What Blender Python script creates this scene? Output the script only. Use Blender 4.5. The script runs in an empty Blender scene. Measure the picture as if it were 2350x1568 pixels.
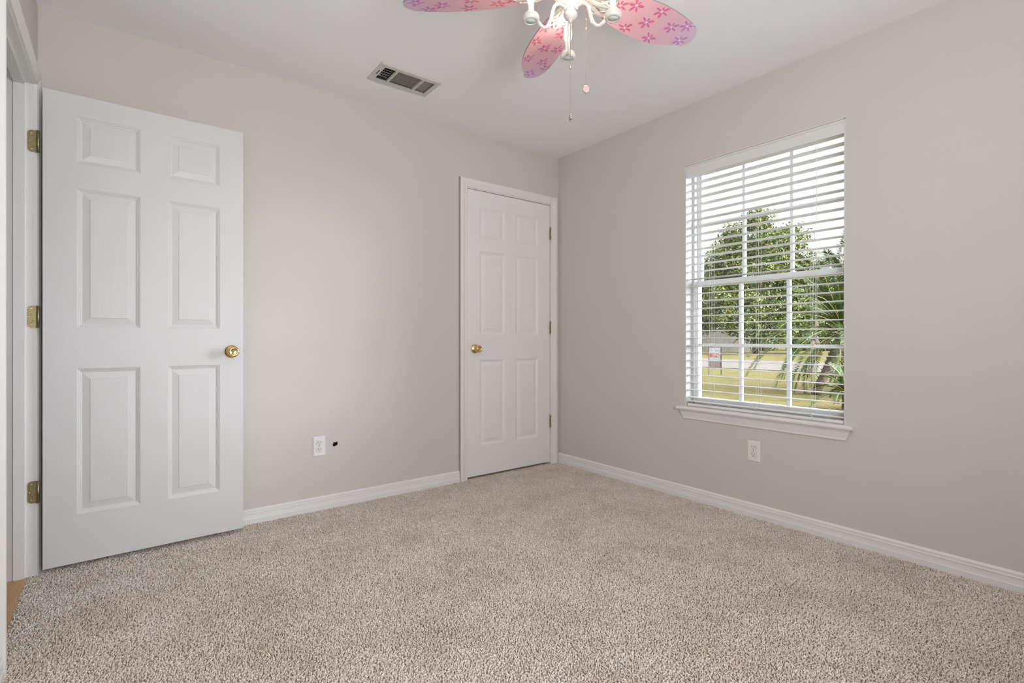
import bpy, bmesh, math, random
import numpy as np
from mathutils import Vector, Matrix

random.seed(7)
rng = np.random.default_rng(7)
scene = bpy.context.scene
COL = scene.collection
PI = math.pi
R = math.radians

# ------------------------------------------------------------------ camera
CAM_H = 0.9933
YAW = R(37.558)
F = 1175.0
CY = 776.2
cam_d = bpy.data.cameras.new('camera')
cam_d.sensor_width = 36.0
cam_d.lens = 36.0 * F / 2350.0
cam_d.shift_y = -(784.0 - CY) / 2350.0
cam_d.clip_start = 0.02
cam_d.clip_end = 500
cam = bpy.data.objects.new('camera', cam_d)
cam.location = (0, 0, CAM_H)
cam.rotation_euler = (R(90), 0, -YAW)
COL.objects.link(cam)
scene.camera = cam

# ------------------------------------------------------------------ view and world
scene.view_settings.view_transform = 'Standard'
scene.view_settings.look = 'None'
scene.view_settings.exposure = 0.42
scene.view_settings.gamma = 1.0
scene.view_settings.use_curve_mapping = False
scene.cycles.use_denoising = True
scene.cycles.max_bounces = 10
scene.cycles.diffuse_bounces = 7
scene.cycles.transparent_max_bounces = 24
scene.cycles.sample_clamp_indirect = 6.0
scene.cycles.caustics_reflective = False
scene.cycles.caustics_refractive = False

SKY = 1.3
world = bpy.data.worlds.new('overcast_sky')
scene.world = world
world.use_nodes = True
wn = world.node_tree
wn.nodes.clear()
w_out = wn.nodes.new('ShaderNodeOutputWorld')
w_bg = wn.nodes.new('ShaderNodeBackground')
w_tc = wn.nodes.new('ShaderNodeTexCoord')
w_sep = wn.nodes.new('ShaderNodeSeparateXYZ')
w_rmp = wn.nodes.new('ShaderNodeValToRGB')
_el = w_rmp.color_ramp.elements
_el[0].position = 0.0
_el[0].color = (0.90, 0.95, 1.02, 1)
_el[1].position = 0.42
_el[1].color = (1.0, 1.02, 1.06, 1)
_e2 = _el.new(0.8)
_e2.color = (3.4, 3.5, 3.7, 1)
wn.links.new(w_tc.outputs['Generated'], w_sep.inputs[0])
wn.links.new(w_sep.outputs['Z'], w_rmp.inputs[0])
wn.links.new(w_rmp.outputs[0], w_bg.inputs[0])
w_bg.inputs[1].default_value = SKY
# the sun behind thin cloud: a wide bright lobe of the sky, off to the right beyond the window
HAZE = 56.0
w_dot = wn.nodes.new('ShaderNodeVectorMath')
w_dot.operation = 'DOT_PRODUCT'
w_dot.inputs[1].default_value = Vector((0.55, -0.80, 0.26)).normalized()
w_nrm = wn.nodes.new('ShaderNodeVectorMath')
w_nrm.operation = 'NORMALIZE'
w_max = wn.nodes.new('ShaderNodeMath')
w_max.operation = 'MAXIMUM'
w_max.inputs[1].default_value = 0.0
w_pow = wn.nodes.new('ShaderNodeMath')
w_pow.operation = 'POWER'
w_pow.inputs[1].default_value = 8.0
w_mul = wn.nodes.new('ShaderNodeMath')
w_mul.operation = 'MULTIPLY'
w_mul.inputs[1].default_value = HAZE
w_bg2 = wn.nodes.new('ShaderNodeBackground')
w_bg2.inputs[0].default_value = (0.93, 0.98, 1.08, 1)
w_add = wn.nodes.new('ShaderNodeAddShader')
wn.links.new(w_tc.outputs['Generated'], w_nrm.inputs[0])
wn.links.new(w_nrm.outputs[0], w_dot.inputs[0])
wn.links.new(w_dot.outputs['Value'], w_max.inputs[0])
wn.links.new(w_max.outputs[0], w_pow.inputs[0])
wn.links.new(w_pow.outputs[0], w_mul.inputs[0])
wn.links.new(w_mul.outputs[0], w_bg2.inputs[1])
wn.links.new(w_bg.outputs[0], w_add.inputs[0])
wn.links.new(w_bg2.outputs[0], w_add.inputs[1])
wn.links.new(w_add.outputs[0], w_out.inputs[0])

# ------------------------------------------------------------------ fill light added behind the camera
def area_light(name, loc, rot, sx, sy, power, color=(1, 1, 1)):
    d = bpy.data.lights.new(name, 'AREA')
    d.shape = 'RECTANGLE'
    d.size = sx
    d.size_y = sy
    d.energy = power
    d.color = color
    o = bpy.data.objects.new(name, d)
    o.location = loc
    o.rotation_euler = rot
    COL.objects.link(o)
    return o

XR, YB, XL, YF, CEIL = 2.81, 3.042, -0.279, -0.62, 2.44
area_light('added_rear_fill', (0.55, YF + 0.02, 1.30), (R(117), 0, 0), 1.0, 1.2, 43, (0.95, 0.98, 1.03))
# (the bulbs of the ceiling fan carry their own light further down)

# ------------------------------------------------------------------ helpers
def cam_point(px, py, depth):
    """world point of a photograph pixel at a depth along the view axis"""
    fw = Vector((math.sin(YAW), math.cos(YAW), 0))
    rt = Vector((math.cos(YAW), -math.sin(YAW), 0))
    return Vector((0, 0, CAM_H)) + depth * (fw + rt * ((px - 1175) / F) + Vector((0, 0, (CY - py) / F)))

class MB:
    def __init__(s):
        s.v, s.f, s.m, s.s = [], [], [], []
        s.mi = 0
        s.smooth = False
        s.fn = None
    def add(s, verts, faces, smooth=None):
        b = len(s.v)
        if s.fn:
            verts = [s.fn(*p) for p in verts]
        s.v += [tuple(p) for p in verts]
        for f in faces:
            s.f.append(tuple(i + b for i in f))
            s.m.append(s.mi)
            s.s.append(s.smooth if smooth is None else smooth)
    def box(s, x0, x1, y0, y1, z0, z1):
        s.add([(x0, y0, z0), (x1, y0, z0), (x1, y1, z0), (x0, y1, z0), (x0, y0, z1), (x1, y0, z1), (x1, y1, z1), (x0, y1, z1)],
              [(0, 3, 2, 1), (4, 5, 6, 7), (0, 1, 5, 4), (1, 2, 6, 5), (2, 3, 7, 6), (3, 0, 4, 7)])
    def cbox(s, x0, x1, y0, y1, z0, z1, c=0.002):
        """box with chamfered edges"""
        V = []
        for sx in (0, 1):
            for sy in (0, 1):
                for sz in (0, 1):
                    x, y, z = (x0, x1)[sx], (y0, y1)[sy], (z0, z1)[sz]
                    ix, iy, iz = (c, -c)[sx], (c, -c)[sy], (c, -c)[sz]
                    V += [(x, y + iy, z + iz), (x + ix, y, z + iz), (x + ix, y + iy, z)]
        bm = bmesh.new()
        vs = [bm.verts.new(p) for p in V]
        r = bmesh.ops.convex_hull(bm, input=vs)
        bm.verts.index_update()
        s.add([v.co[:] for v in bm.verts], [[v.index for v in f.verts] for f in bm.faces], False)
        bm.free()
    def quad(s, a, b, c, d):
        s.add([a, b, c, d], [(0, 1, 2, 3)])
    def lathe(s, prof, origin=(0, 0, 0), axis=(0, 0, 1), seg=24, smooth=True, closed=False):
        ax = Vector(axis).normalized()
        t = Vector((1, 0, 0)) if abs(ax.x) < 0.9 else Vector((0, 1, 0))
        u = ax.cross(t).normalized()
        w = ax.cross(u)
        o = Vector(origin)
        V, Fc = [], []
        n = len(prof)
        for (r, z) in prof:
            for k in range(seg):
                a = 2 * PI * k / seg
                V.append(o + ax * z + (u * math.cos(a) + w * math.sin(a)) * max(r, 1e-5))
        for i in range(n - 1 if not closed else n):
            for k in range(seg):
                k2 = (k + 1) % seg
                j = (i + 1) % n
                Fc.append((i * seg + k, i * seg + k2, j * seg + k2, j * seg + k))
        s.add(V, Fc, smooth)
    def tube(s, pts, r, seg=8, smooth=True, caps=True):
        P = [Vector(p) for p in pts]
        rs = r if isinstance(r, (list, tuple)) else [r] * len(P)
        V, Fc = [], []
        up = None
        for i, p in enumerate(P):
            d = (P[min(i + 1, len(P) - 1)] - P[max(i - 1, 0)]).normalized()
            if up is None:
                t = Vector((0, 0, 1)) if abs(d.z) < 0.9 else Vector((1, 0, 0))
                up = d.cross(t).normalized()
            up = (up - d * up.dot(d)).normalized()
            w = d.cross(up)
            for k in range(seg):
                a = 2 * PI * k / seg
                V.append(p + (up * math.cos(a) + w * math.sin(a)) * rs[i])
        for i in range(len(P) - 1):
            for k in range(seg):
                k2 = (k + 1) % seg
                Fc.append((i * seg + k, i * seg + k2, (i + 1) * seg + k2, (i + 1) * seg + k))
        if caps:
            Fc.append(tuple(range(seg))[::-1])
            Fc.append(tuple((len(P) - 1) * seg + k for k in range(seg)))
        s.add(V, Fc, smooth)
    def prism(s, poly, fn, t0, t1):
        """polygon (a, b) extruded from t0 to t1; fn(a, b, t) gives the point"""
        n = len(poly)
        V = [fn(a, b, t0) for a, b in poly] + [fn(a, b, t1) for a, b in poly]
        Fc = [tuple(range(n))[::-1], tuple(range(n, 2 * n))]
        for i in range(n):
            j = (i + 1) % n
            Fc.append((i, j, n + j, n + i))
        s.add(V, Fc)
    def sphere(s, c, r, seg=10, rings=6):
        s.lathe([(r * math.sin(PI * i / rings), -r * math.cos(PI * i / rings)) for i in range(rings + 1)], c, (0, 0, 1), seg)

def prop(o, label=None, cat=None, group=None, kind=None):
    if label: o['label'] = label
    if cat: o['category'] = cat
    if group: o['group'] = group
    if kind: o['kind'] = kind
    return o

def wloc(o):
    l = Vector((0, 0, 0))
    while o:
        l += o.location
        o = o.parent
    return l

def obj(name, mb, mats, parent=None, recalc=True, local=False, origin=None, **kw):
    me = bpy.data.meshes.new(name)
    off = Vector((0, 0, 0))
    if parent is not None and not local:
        off = wloc(parent)
    if origin is not None:
        off = Vector(origin)
    me.from_pydata([(x - off.x, y - off.y, z - off.z) for x, y, z in mb.v], [], mb.f)
    me.polygons.foreach_set('material_index', mb.m)
    me.polygons.foreach_set('use_smooth', mb.s)
    if not isinstance(mats, (list, tuple)):
        mats = [mats]
    for m in mats:
        me.materials.append(m)
    if recalc:
        bm = bmesh.new()
        bm.from_mesh(me)
        bmesh.ops.remove_doubles(bm, verts=bm.verts, dist=1e-6)
        bmesh.ops.recalc_face_normals(bm, faces=bm.faces)
        bm.to_mesh(me)
        bm.free()
    me.update()
    o = bpy.data.objects.new(name, me)
    COL.objects.link(o)
    if parent is not None:
        o.parent = parent
    if origin is not None:
        o.location = Vector(origin) - (wloc(parent) if parent else Vector((0, 0, 0)))
    return prop(o, **kw)

def empty(name, loc, rz=0, **kw):
    o = bpy.data.objects.new(name, None)
    o.location = loc
    o.rotation_euler = (0, 0, rz)
    o.empty_display_size = 0.1
    COL.objects.link(o)
    return prop(o, **kw)

# ------------------------------------------------------------------ materials
def mat(name, color=(0.8, 0.8, 0.8), rough=0.5, metal=0.0, spec=0.5):
    m = bpy.data.materials.new(name)
    m.use_nodes = True
    b = m.node_tree.nodes['Principled BSDF']
    b.inputs['Base Color'].default_value = (*color, 1)
    b.inputs['Roughness'].default_value = rough
    b.inputs['Metallic'].default_value = metal
    b.inputs['Specular IOR Level'].default_value = spec
    m.diffuse_color = (*color, 1)
    return m

def nodes(m):
    nt = m.node_tree
    return nt, nt.nodes, nt.links, nt.nodes['Principled BSDF']

def add_bump(m, scale, strength, dist=0.002, detail=3.0, stretch=None, rough=0.5):
    nt, N, L, b = nodes(m)
    tc = N.new('ShaderNodeTexCoord')
    nz = N.new('ShaderNodeTexNoise')
    nz.inputs['Scale'].default_value = scale
    nz.inputs['Detail'].default_value = detail
    nz.inputs['Roughness'].default_value = rough
    if stretch:
        mp = N.new('ShaderNodeMapping')
        mp.inputs['Scale'].default_value = stretch
        L.new(tc.outputs['Object'], mp.inputs[0])
        L.new(mp.outputs[0], nz.inputs['Vector'])
    else:
        L.new(tc.outputs['Object'], nz.inputs['Vector'])
    bp = N.new('ShaderNodeBump')
    bp.inputs['Strength'].default_value = strength
    bp.inputs['Distance'].default_value = dist
    L.new(nz.outputs['Fac'], bp.inputs['Height'])
    L.new(bp.outputs[0], b.inputs['Normal'])
    return m

def noise_color(m, scale, stops, detail=4.0, stretch=None, rough=0.6):
    nt, N, L, b = nodes(m)
    tc = N.new('ShaderNodeTexCoord')
    nz = N.new('ShaderNodeTexNoise')
    nz.inputs['Scale'].default_value = scale
    nz.inputs['Detail'].default_value = detail
    nz.inputs['Roughness'].default_value = rough
    if stretch:
        mp = N.new('ShaderNodeMapping')
        mp.inputs['Scale'].default_value = stretch
        L.new(tc.outputs['Object'], mp.inputs[0])
        L.new(mp.outputs[0], nz.inputs['Vector'])
    else:
        L.new(tc.outputs['Object'], nz.inputs['Vector'])
    rp = N.new('ShaderNodeValToRGB')
    set_ramp(rp, stops)
    L.new(nz.outputs['Fac'], rp.inputs[0])
    L.new(rp.outputs[0], b.inputs['Base Color'])
    return m, rp

def set_ramp(rp, stops):
    el = rp.color_ramp.elements
    while len(el) > 2:
        el.remove(el[-1])
    for i, (p, c) in enumerate(stops):
        e = el[i] if i < 2 else el.new(p)
        e.position = p
        e.color = (*c, 1)

def island_color(m, stops):
    """one colour per loose piece (leaf)"""
    nt, N, L, b = nodes(m)
    g = N.new('ShaderNodeNewGeometry')
    rp = N.new('ShaderNodeValToRGB')
    set_ramp(rp, stops)
    L.new(g.outputs['Random Per Island'], rp.inputs[0])
    L.new(rp.outputs[0], b.inputs['Base Color'])
    return m

M_wall = add_bump(mat('greige_wall_paint', (0.635, 0.60, 0.555), 0.75, spec=0.25), 170, 0.35, 0.0015, 3)
M_ceil = add_bump(mat('ceiling_paint', (0.915, 0.92, 0.93), 0.85, spec=0.2), 110, 0.5, 0.0025, 4)
M_trim = mat('white_trim_paint', (0.80, 0.79, 0.775), 0.38, spec=0.45)
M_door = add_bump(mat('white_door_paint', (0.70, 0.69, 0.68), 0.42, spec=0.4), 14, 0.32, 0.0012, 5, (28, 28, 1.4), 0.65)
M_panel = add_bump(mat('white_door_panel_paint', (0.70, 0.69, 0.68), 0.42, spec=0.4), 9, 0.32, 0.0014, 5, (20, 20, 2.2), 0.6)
M_closet = mat('white_closet_paint', (0.82, 0.81, 0.80), 0.36, spec=0.45)
M_brass = add_bump(mat('polished_brass', (0.83, 0.62, 0.27), 0.18, 1.0), 60, 0.05, 0.001)
M_oldbrass = noise_color(mat('worn_brass', (0.5, 0.4, 0.2), 0.42, 0.85), 220, [(0.3, (0.24, 0.19, 0.095)), (0.6, (0.44, 0.36, 0.20))])[0]
M_dark = mat('dark_recess', (0.012, 0.011, 0.01), 0.9)
M_duct = mat('duct_shade_black', (0.02, 0.019, 0.018), 0.9)  # near-black colour stands for the shade inside the duct
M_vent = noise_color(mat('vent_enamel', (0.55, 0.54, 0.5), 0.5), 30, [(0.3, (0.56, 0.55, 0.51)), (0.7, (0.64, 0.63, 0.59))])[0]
M_louver = mat('brown_louver_enamel', (0.34, 0.32, 0.285), 0.6)  # darker and browner than the vent frame
M_vinyl = mat('white_vinyl', (0.84, 0.85, 0.86), 0.35)
M_blind = mat('white_blind_slat', (0.80, 0.795, 0.775), 0.42)
M_valance = mat('white_valance', (0.74, 0.735, 0.715), 0.45)
M_cord = mat('white_cord', (0.80, 0.79, 0.77), 0.7)
M_tassel = mat('wooden_tassel', (0.78, 0.64, 0.53), 0.45)
M_wand = mat('clear_white_wand', (0.72, 0.73, 0.75), 0.2)
M_plate = mat('white_outlet_plate', (0.82, 0.81, 0.82), 0.3)
M_recept = mat('cream_receptacle', (0.80, 0.78, 0.73), 0.35)
M_screw = mat('metal_screw', (0.5, 0.48, 0.45), 0.35, 0.9)
M_fanwhite = mat('fan_white_enamel', (0.64, 0.61, 0.57), 0.3)
M_steel = mat('brushed_nickel', (0.62, 0.60, 0.57), 0.22, 1.0)
M_cupbase = mat('socket_cup_plate', (0.66, 0.70, 0.64), 0.3, 0.0)
M_chain = mat('bead_chain_nickel', (0.50, 0.42, 0.35), 0.3, 1.0)
M_sleeve = mat('candle_sleeve', (0.85, 0.80, 0.75), 0.5)
M_bladeedge = mat('blade_edge', (0.28, 0.26, 0.26), 0.5)
M_flowercentre = mat('blade_flower_centre', (0.80, 0.74, 0.74), 0.5)

def radial_ramp(name, stops, rough=0.42):
    """colour printed along the blade, from hub to tip (object x from 0.1 to 0.6)"""
    m = mat(name, stops[0][1], rough)
    nt, N, L, b = nodes(m)
    tc = N.new('ShaderNodeTexCoord')
    sp = N.new('ShaderNodeSeparateXYZ')
    mr = N.new('ShaderNodeMapRange')
    mr.inputs['From Min'].default_value = 0.10
    mr.inputs['From Max'].default_value = 0.60
    rp = N.new('ShaderNodeValToRGB')
    set_ramp(rp, stops)
    L.new(tc.outputs['Object'], sp.inputs[0])
    L.new(sp.outputs['X'], mr.inputs['Value'])
    L.new(mr.outputs[0], rp.inputs[0])
    L.new(rp.outputs[0], b.inputs['Base Color'])
    return m

M_blade = radial_ramp('blade_pink_print', [(0.0, (0.88, 0.52, 0.52)), (0.45, (0.82, 0.45, 0.49)), (0.75, (0.75, 0.45, 0.54)), (1.0, (0.67, 0.49, 0.65))])
M_petal = radial_ramp('blade_petal_print', [(0.0, (0.82, 0.20, 0.29)), (0.45, (0.74, 0.14, 0.26)), (0.75, (0.58, 0.19, 0.39)), (1.0, (0.50, 0.27, 0.52))])
M_petalrim = radial_ramp('blade_petal_rim', [(0.0, (0.9, 0.55, 0.55)), (1.0, (0.72, 0.50, 0.66))])

# glass: clear pane, light passes, slight mirror at grazing angles
M_glass = bpy.data.materials.new('window_glass')
M_glass.use_nodes = True
nt = M_glass.node_tree
nt.nodes.clear()
_o = nt.nodes.new('ShaderNodeOutputMaterial')
_t = nt.nodes.new('ShaderNodeBsdfTransparent')
_t.inputs[0].default_value = (0.95, 0.97, 0.96, 1)
_g = nt.nodes.new('ShaderNodeBsdfGlossy')
_g.inputs['Roughness'].default_value = 0.01
_f = nt.nodes.new('ShaderNodeFresnel')
_f.inputs[0].default_value = 1.45
_mx = nt.nodes.new('ShaderNodeMixShader')
nt.links.new(_f.outputs[0], _mx.inputs[0])
nt.links.new(_t.outputs[0], _mx.inputs[1])
nt.links.new(_g.outputs[0], _mx.inputs[2])
nt.links.new(_mx.outputs[0], _o.inputs[0])

# lit candle bulb: thin warm glowing glass
M_bulb = bpy.data.materials.new('lit_bulb_glass')
M_bulb.use_nodes = True
nt = M_bulb.node_tree
nt.nodes.clear()
_o = nt.nodes.new('ShaderNodeOutputMaterial')
_t = nt.nodes.new('ShaderNodeBsdfTransparent')
_t.inputs[0].default_value = (1, 0.97, 0.93, 1)
_e = nt.nodes.new('ShaderNodeEmission')
_e.inputs[0].default_value = (1.0, 0.86, 0.70, 1)
_e.inputs[1].default_value = 1.8
_mx = nt.nodes.new('ShaderNodeMixShader')
_mx.inputs[0].default_value = 0.5
nt.links.new(_t.outputs[0], _mx.inputs[1])
nt.links.new(_e.outputs[0], _mx.inputs[2])
nt.links.new(_mx.outputs[0], _o.inputs[0])
M_filament = bpy.data.materials.new('glowing_filament')
M_filament.use_nodes = True
nt = M_filament.node_tree
nt.nodes.clear()
_o = nt.nodes.new('ShaderNodeOutputMaterial')
_e = nt.nodes.new('ShaderNodeEmission')
_e.inputs[0].default_value = (1.0, 0.88, 0.72, 1)
_e.inputs[1].default_value = 9
nt.links.new(_e.outputs[0], _o.inputs[0])

# carpet yarn: speckle between tufts, slow patches where the pile lies differently
M_carpet = mat('beige_carpet_yarn', (0.5, 0.43, 0.36), 0.95, spec=0.08)
nt, N, L, b = nodes(M_carpet)
_tc = N.new('ShaderNodeTexCoord')
_n1 = N.new('ShaderNodeTexNoise'); _n1.inputs['Scale'].default_value = 170; _n1.inputs['Detail'].default_value = 3
_n2 = N.new('ShaderNodeTexNoise'); _n2.inputs['Scale'].default_value = 3.6; _n2.inputs['Detail'].default_value = 8; _n2.inputs['Roughness'].default_value = 0.72
_r1 = N.new('ShaderNodeValToRGB'); set_ramp(_r1, [(0.34, (0.58, 0.485, 0.41)), (0.5, (0.88, 0.79, 0.715)), (0.66, (0.96, 0.90, 0.85))])
_r2 = N.new('ShaderNodeValToRGB'); set_ramp(_r2, [(0.32, (0.84, 0.805, 0.76)), (0.56, (1.0, 1.0, 1.0))])
_mm = N.new('ShaderNodeMix'); _mm.data_type = 'RGBA'; _mm.blend_type = 'MULTIPLY'; _mm.inputs[0].default_value = 1.0
L.new(_tc.outputs['Object'], _n1.inputs['Vector']); L.new(_tc.outputs['Object'], _n2.inputs['Vector'])
L.new(_n1.outputs['Fac'], _r1.inputs[0]); L.new(_n2.outputs['Fac'], _r2.inputs[0])
L.new(_r1.outputs[0], _mm.inputs[6]); L.new(_r2.outputs[0], _mm.inputs[7])
L.new(_mm.outputs[2], b.inputs['Base Color'])
M_backing = mat('carpet_backing', (0.45, 0.37, 0.30), 0.95, spec=0.05)

M_wood = noise_color(mat('oak_hall_floor', (0.6, 0.36, 0.16), 0.35), 5, [(0.35, (0.50, 0.28, 0.11)), (0.65, (0.66, 0.40, 0.18))], 5, (14, 1.0, 1))[0]
M_hall = mat('hall_wall_paint', (0.58, 0.54, 0.48), 0.8)
M_lawn, _ = noise_color(mat('dry_lawn', (0.1500, 0.1250, 0.0500), 0.95, spec=0.05), 2.2, [(0.34, (0.048, 0.057, 0.013)), (0.47, (0.092, 0.076, 0.026)), (0.58, (0.100, 0.076, 0.034)), (0.66, (0.120, 0.095, 0.045))], 8, (1, 1, 1), 0.75)
add_bump(M_lawn, 30, 0.8, 0.03, 6)
M_road = noise_color(mat('pale_concrete_road', (0.14, 0.115, 0.097), 0.95, spec=0.1), 4, [(0.3, (0.092, 0.077, 0.066)), (0.7, (0.105, 0.089, 0.077))])[0]
M_fence = noise_color(mat('weathered_fence_wood', (0.1000, 0.0850, 0.0700), 0.85), 3, [(0.3, (0.075, 0.061, 0.046)), (0.7, (0.125, 0.104, 0.08))], 4, (8, 8, 0.6))[0]
M_leaf = island_color(mat('tree_leaf', (0.06, 0.08, 0.02), 0.5, spec=0.3), [(0.0, (0.030, 0.050, 0.008)), (0.45, (0.068, 0.100, 0.016)), (0.75, (0.130, 0.155, 0.026)), (0.92, (0.22, 0.20, 0.035)), (1.0, (0.25, 0.15, 0.04))])
M_leaf2 = island_color(mat('hazy_leaf', (0.05, 0.06, 0.025), 0.6), [(0.0, (0.035, 0.05, 0.018)), (0.7, (0.075, 0.095, 0.032)), (1.0, (0.13, 0.13, 0.04))])
M_bark = noise_color(mat('bark', (0.0600, 0.0450, 0.0300), 0.9), 14, [(0.3, (0.0350, 0.0250, 0.0175)), (0.7, (0.0850, 0.0625, 0.0425))])[0]
M_palmtrunk = noise_color(mat('palm_trunk', (0.1000, 0.0700, 0.0400), 0.9), 22, [(0.3, (0.0450, 0.0300, 0.0175)), (0.7, (0.1350, 0.0950, 0.0575))], 4, (1, 1, 2.5))[0]
M_frond = island_color(mat('palm_leaflet', (0.05, 0.09, 0.02), 0.6, spec=0.2), [(0.0, (0.018, 0.038, 0.007)), (0.6, (0.036, 0.066, 0.012)), (0.9, (0.064, 0.100, 0.020)), (1.0, (0.11, 0.13, 0.035))])
M_rachis = mat('yellow_frond_stalk', (0.17, 0.155, 0.018), 0.5)
M_signpost = mat('black_sign_frame', (0.0175, 0.0165, 0.0175), 0.5)
M_signwhite = mat('sign_white', (0.2000, 0.2000, 0.2050), 0.5)
M_signgrey = mat('sign_grey', (0.0700, 0.0625, 0.0600), 0.5)
M_signred = mat('sign_red', (0.1900, 0.0150, 0.0250), 0.5)
M_signorange = mat('sign_orange', (0.2000, 0.0650, 0.0250), 0.5)
M_signpink = mat('sign_faded_red', (0.1800, 0.0800, 0.0750), 0.5)
M_housewhite = mat('white_siding', (0.40, 0.41, 0.43), 0.7)
M_roof = mat('grey_shingle', (0.0800, 0.0800, 0.0800), 0.9)
M_wire = mat('overhead_wire', (0.0500, 0.0500, 0.0550), 0.6)

# ------------------------------------------------------------------ room shell
def slab_with_holes(name, outer, holes, fn, t0, t1, material, dark=None, **kw):
    """flat slab with openings: loops of (a, b), thickness from t0 to t1"""
    loops = [outer] + holes
    bm = bmesh.new()
    fl = []
    for lp in loops:
        vs = [bm.verts.new((a, b, 0)) for a, b in lp]
        fl.append(vs)
        for i in range(len(vs)):
            bm.edges.new((vs[i], vs[(i + 1) % len(vs)]))
    bmesh.ops.triangle_fill(bm, use_beauty=True, edges=bm.edges[:], normal=(0, 0, 1))
    bm.verts.index_update()
    mb = MB()
    pts = [(v.co.x, v.co.y) for v in bm.verts]
    n = len(pts)
    V = [fn(a, b, t0) for a, b in pts] + [fn(a, b, t1) for a, b in pts]
    Fc = []
    for f in bm.faces:
        ids = [v.index for v in f.verts]
        Fc.append(tuple(ids))
        Fc.append(tuple(i + n for i in ids[::-1]))
    mb.add(V, Fc)
    for li, vs in enumerate(fl):
        for i in range(len(vs)):
            p, q = vs[i].index, vs[(i + 1) % len(vs)].index
            mb.f.append((p, q, q + n, p + n))
            mb.m.append(1 if li == dark else 0)
            mb.s.append(False)
    bm.free()
    return obj(name, mb, material, kind='structure', **kw)

def rect(a0, a1, b0, b1):
    return [(a0, b0), (a1, b0), (a1, b1), (a0, b1)]

WT = 0.115                                  # wall thickness
# closet opening, entry opening, window openings
CD0, CD1, CDH = 1.938, 2.724, 2.050
ED0, ED1, EDH = 2.160, 2.925, 2.058
W_Y0, W_Y1, W_Z0, W_Z1 = 0.99, 1.876, 0.548, 2.069
hole = [(1.003, 0.362), (1.009, 0.379), (1.020, 0.375), (1.030, 0.381), (1.033, 0.370), (1.031, 0.359), (1.016, 0.353), (1.008, 0.352)]
slab_with_holes('wall_back', rect(XL - WT, XR + 0.14, -0.06, CEIL), [rect(CD0 - 0.02, CD1 + 0.02, -0.04, CDH + 0.02), hole],
                lambda a, b, t: (a, YB + t, b), 0, WT, [M_wall, M_dark], dark=2)  # hole sides coloured near black to stand for shade in the cavity
slab_with_holes('wall_right', rect(YF - 0.14, YB, 0, CEIL), [rect(W_Y0, W_Y1, W_Z0, W_Z1)],
                lambda a, b, t: (XR + t, a, b), 0, 0.16, M_wall)
slab_with_holes('wall_left', rect(YF - 0.14, YB, -0.06, CEIL), [rect(ED0 - 0.02, ED1 + 0.02, -0.04, EDH + 0.02)],
                lambda a, b, t: (XL - t, a, b), 0, WT, M_wall)
RW = (0.0, 1.10, 0.65, 2.05)               # opening for the added window behind the camera
slab_with_holes('wall_rear', rect(XL, XR, 0, CEIL), [rect(*RW)], lambda a, b, t: (a, YF - t, b), 0, 0.14, M_wall)
VX0, VX1, VY0, VY1 = 1.123, 1.427, 2.565, 2.713     # vent throat
slab_with_holes('ceiling', rect(XL - 1.6, XR + 0.16, YF - 0.14, YB + 0.8), [rect(VX0, VX1, VY0, VY1)],
                lambda a, b, t: (a, b, CEIL + t), 0, 0.05, M_ceil)
mb = MB(); mb.box(XL, XR, YF, YB, -0.08, -0.012)
mb.box(XL - 0.019, XL, ED0 - 0.019, ED1 + 0.019, -0.08, -0.012)
mb.box(CD0, CD1, YB, YB + 0.8, -0.08, -0.012)
obj('floor', mb, M_backing, kind='structure')
mb = MB(); mb.box(XL - 1.6, XL - WT, YF - 0.14, YB + 0.5, -0.08, -0.006)
mb.box(XL - WT, XL - 0.0185, ED0 - 0.019, ED1 + 0.019, -0.08, -0.006)
obj('floor_hall', mb, M_wood, kind='structure')
# hall beyond the entry door, closet behind the closet door
mb = MB()
mb.box(XL - 1.65, XL - 1.6, YF - 0.14, YB + 0.5, -0.08, CEIL)
obj('wall_hall', mb, M_hall, kind='structure')
mb = MB(); mb.box(XL - 1.6, XL - WT, YB + 0.45, YB + 0.5, -0.006, CEIL)
obj('wall_hall_end', mb, M_hall, kind='structure')
mb = MB(); mb.box(XL - 1.6, XL - WT, YF - 0.14, YF - 0.09, -0.006, CEIL)
obj('wall_hall_near', mb, M_hall, kind='structure')
mb = MB()
mb.box(XL - WT, XR + 0.14, YB + 0.75, YB + 0.8, -0.08, CEIL)
mb.box(XL - WT - 0.02, XL - WT, YB + WT, YB + 0.75, -0.08, CEIL)
mb.box(XR + 0.1, XR + 0.14, YB + WT, YB + 0.75, -0.08, CEIL)
obj('wall_closet', mb, M_hall, kind='structure')

# baseboards, colonial profile (out from the wall, up)
BB = [(0, -0.01), (0.0145, -0.01), (0.0145, 0.0205), (0.0125, 0.0225), (0.0120, 0.024), (0.0108, 0.034), (0.0102, 0.045), (0.0106, 0.0475), (0.0118, 0.0485),
      (0.0118, 0.0505), (0.0088, 0.0525), (0.0082, 0.061), (0.0094, 0.0625), (0.0094, 0.0645), (0.0060, 0.0695), (0.0022, 0.0725), (0, 0.073)]
mb = MB(); mb.prism(BB, lambda a, b, t: (t, YB - a, b), XL, 1.8735)
obj('baseboard_back', mb, M_trim, kind='structure')
mb = MB(); mb.prism(BB, lambda a, b, t: (XR - a, t, b), YF + 0.0145, YB)
obj('baseboard_right', mb, M_trim, kind='structure')
mb = MB(); mb.prism(BB, lambda a, b, t: (XL + a, t, b), YF + 0.0145, ED0 - 0.0655)
obj('baseboard_left', mb, M_trim, kind='structure')
mb = MB(); mb.prism(BB, lambda a, b, t: (t, YF + a, b), XL, XR)
obj('baseboard_rear', mb, M_trim, kind='structure')

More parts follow.
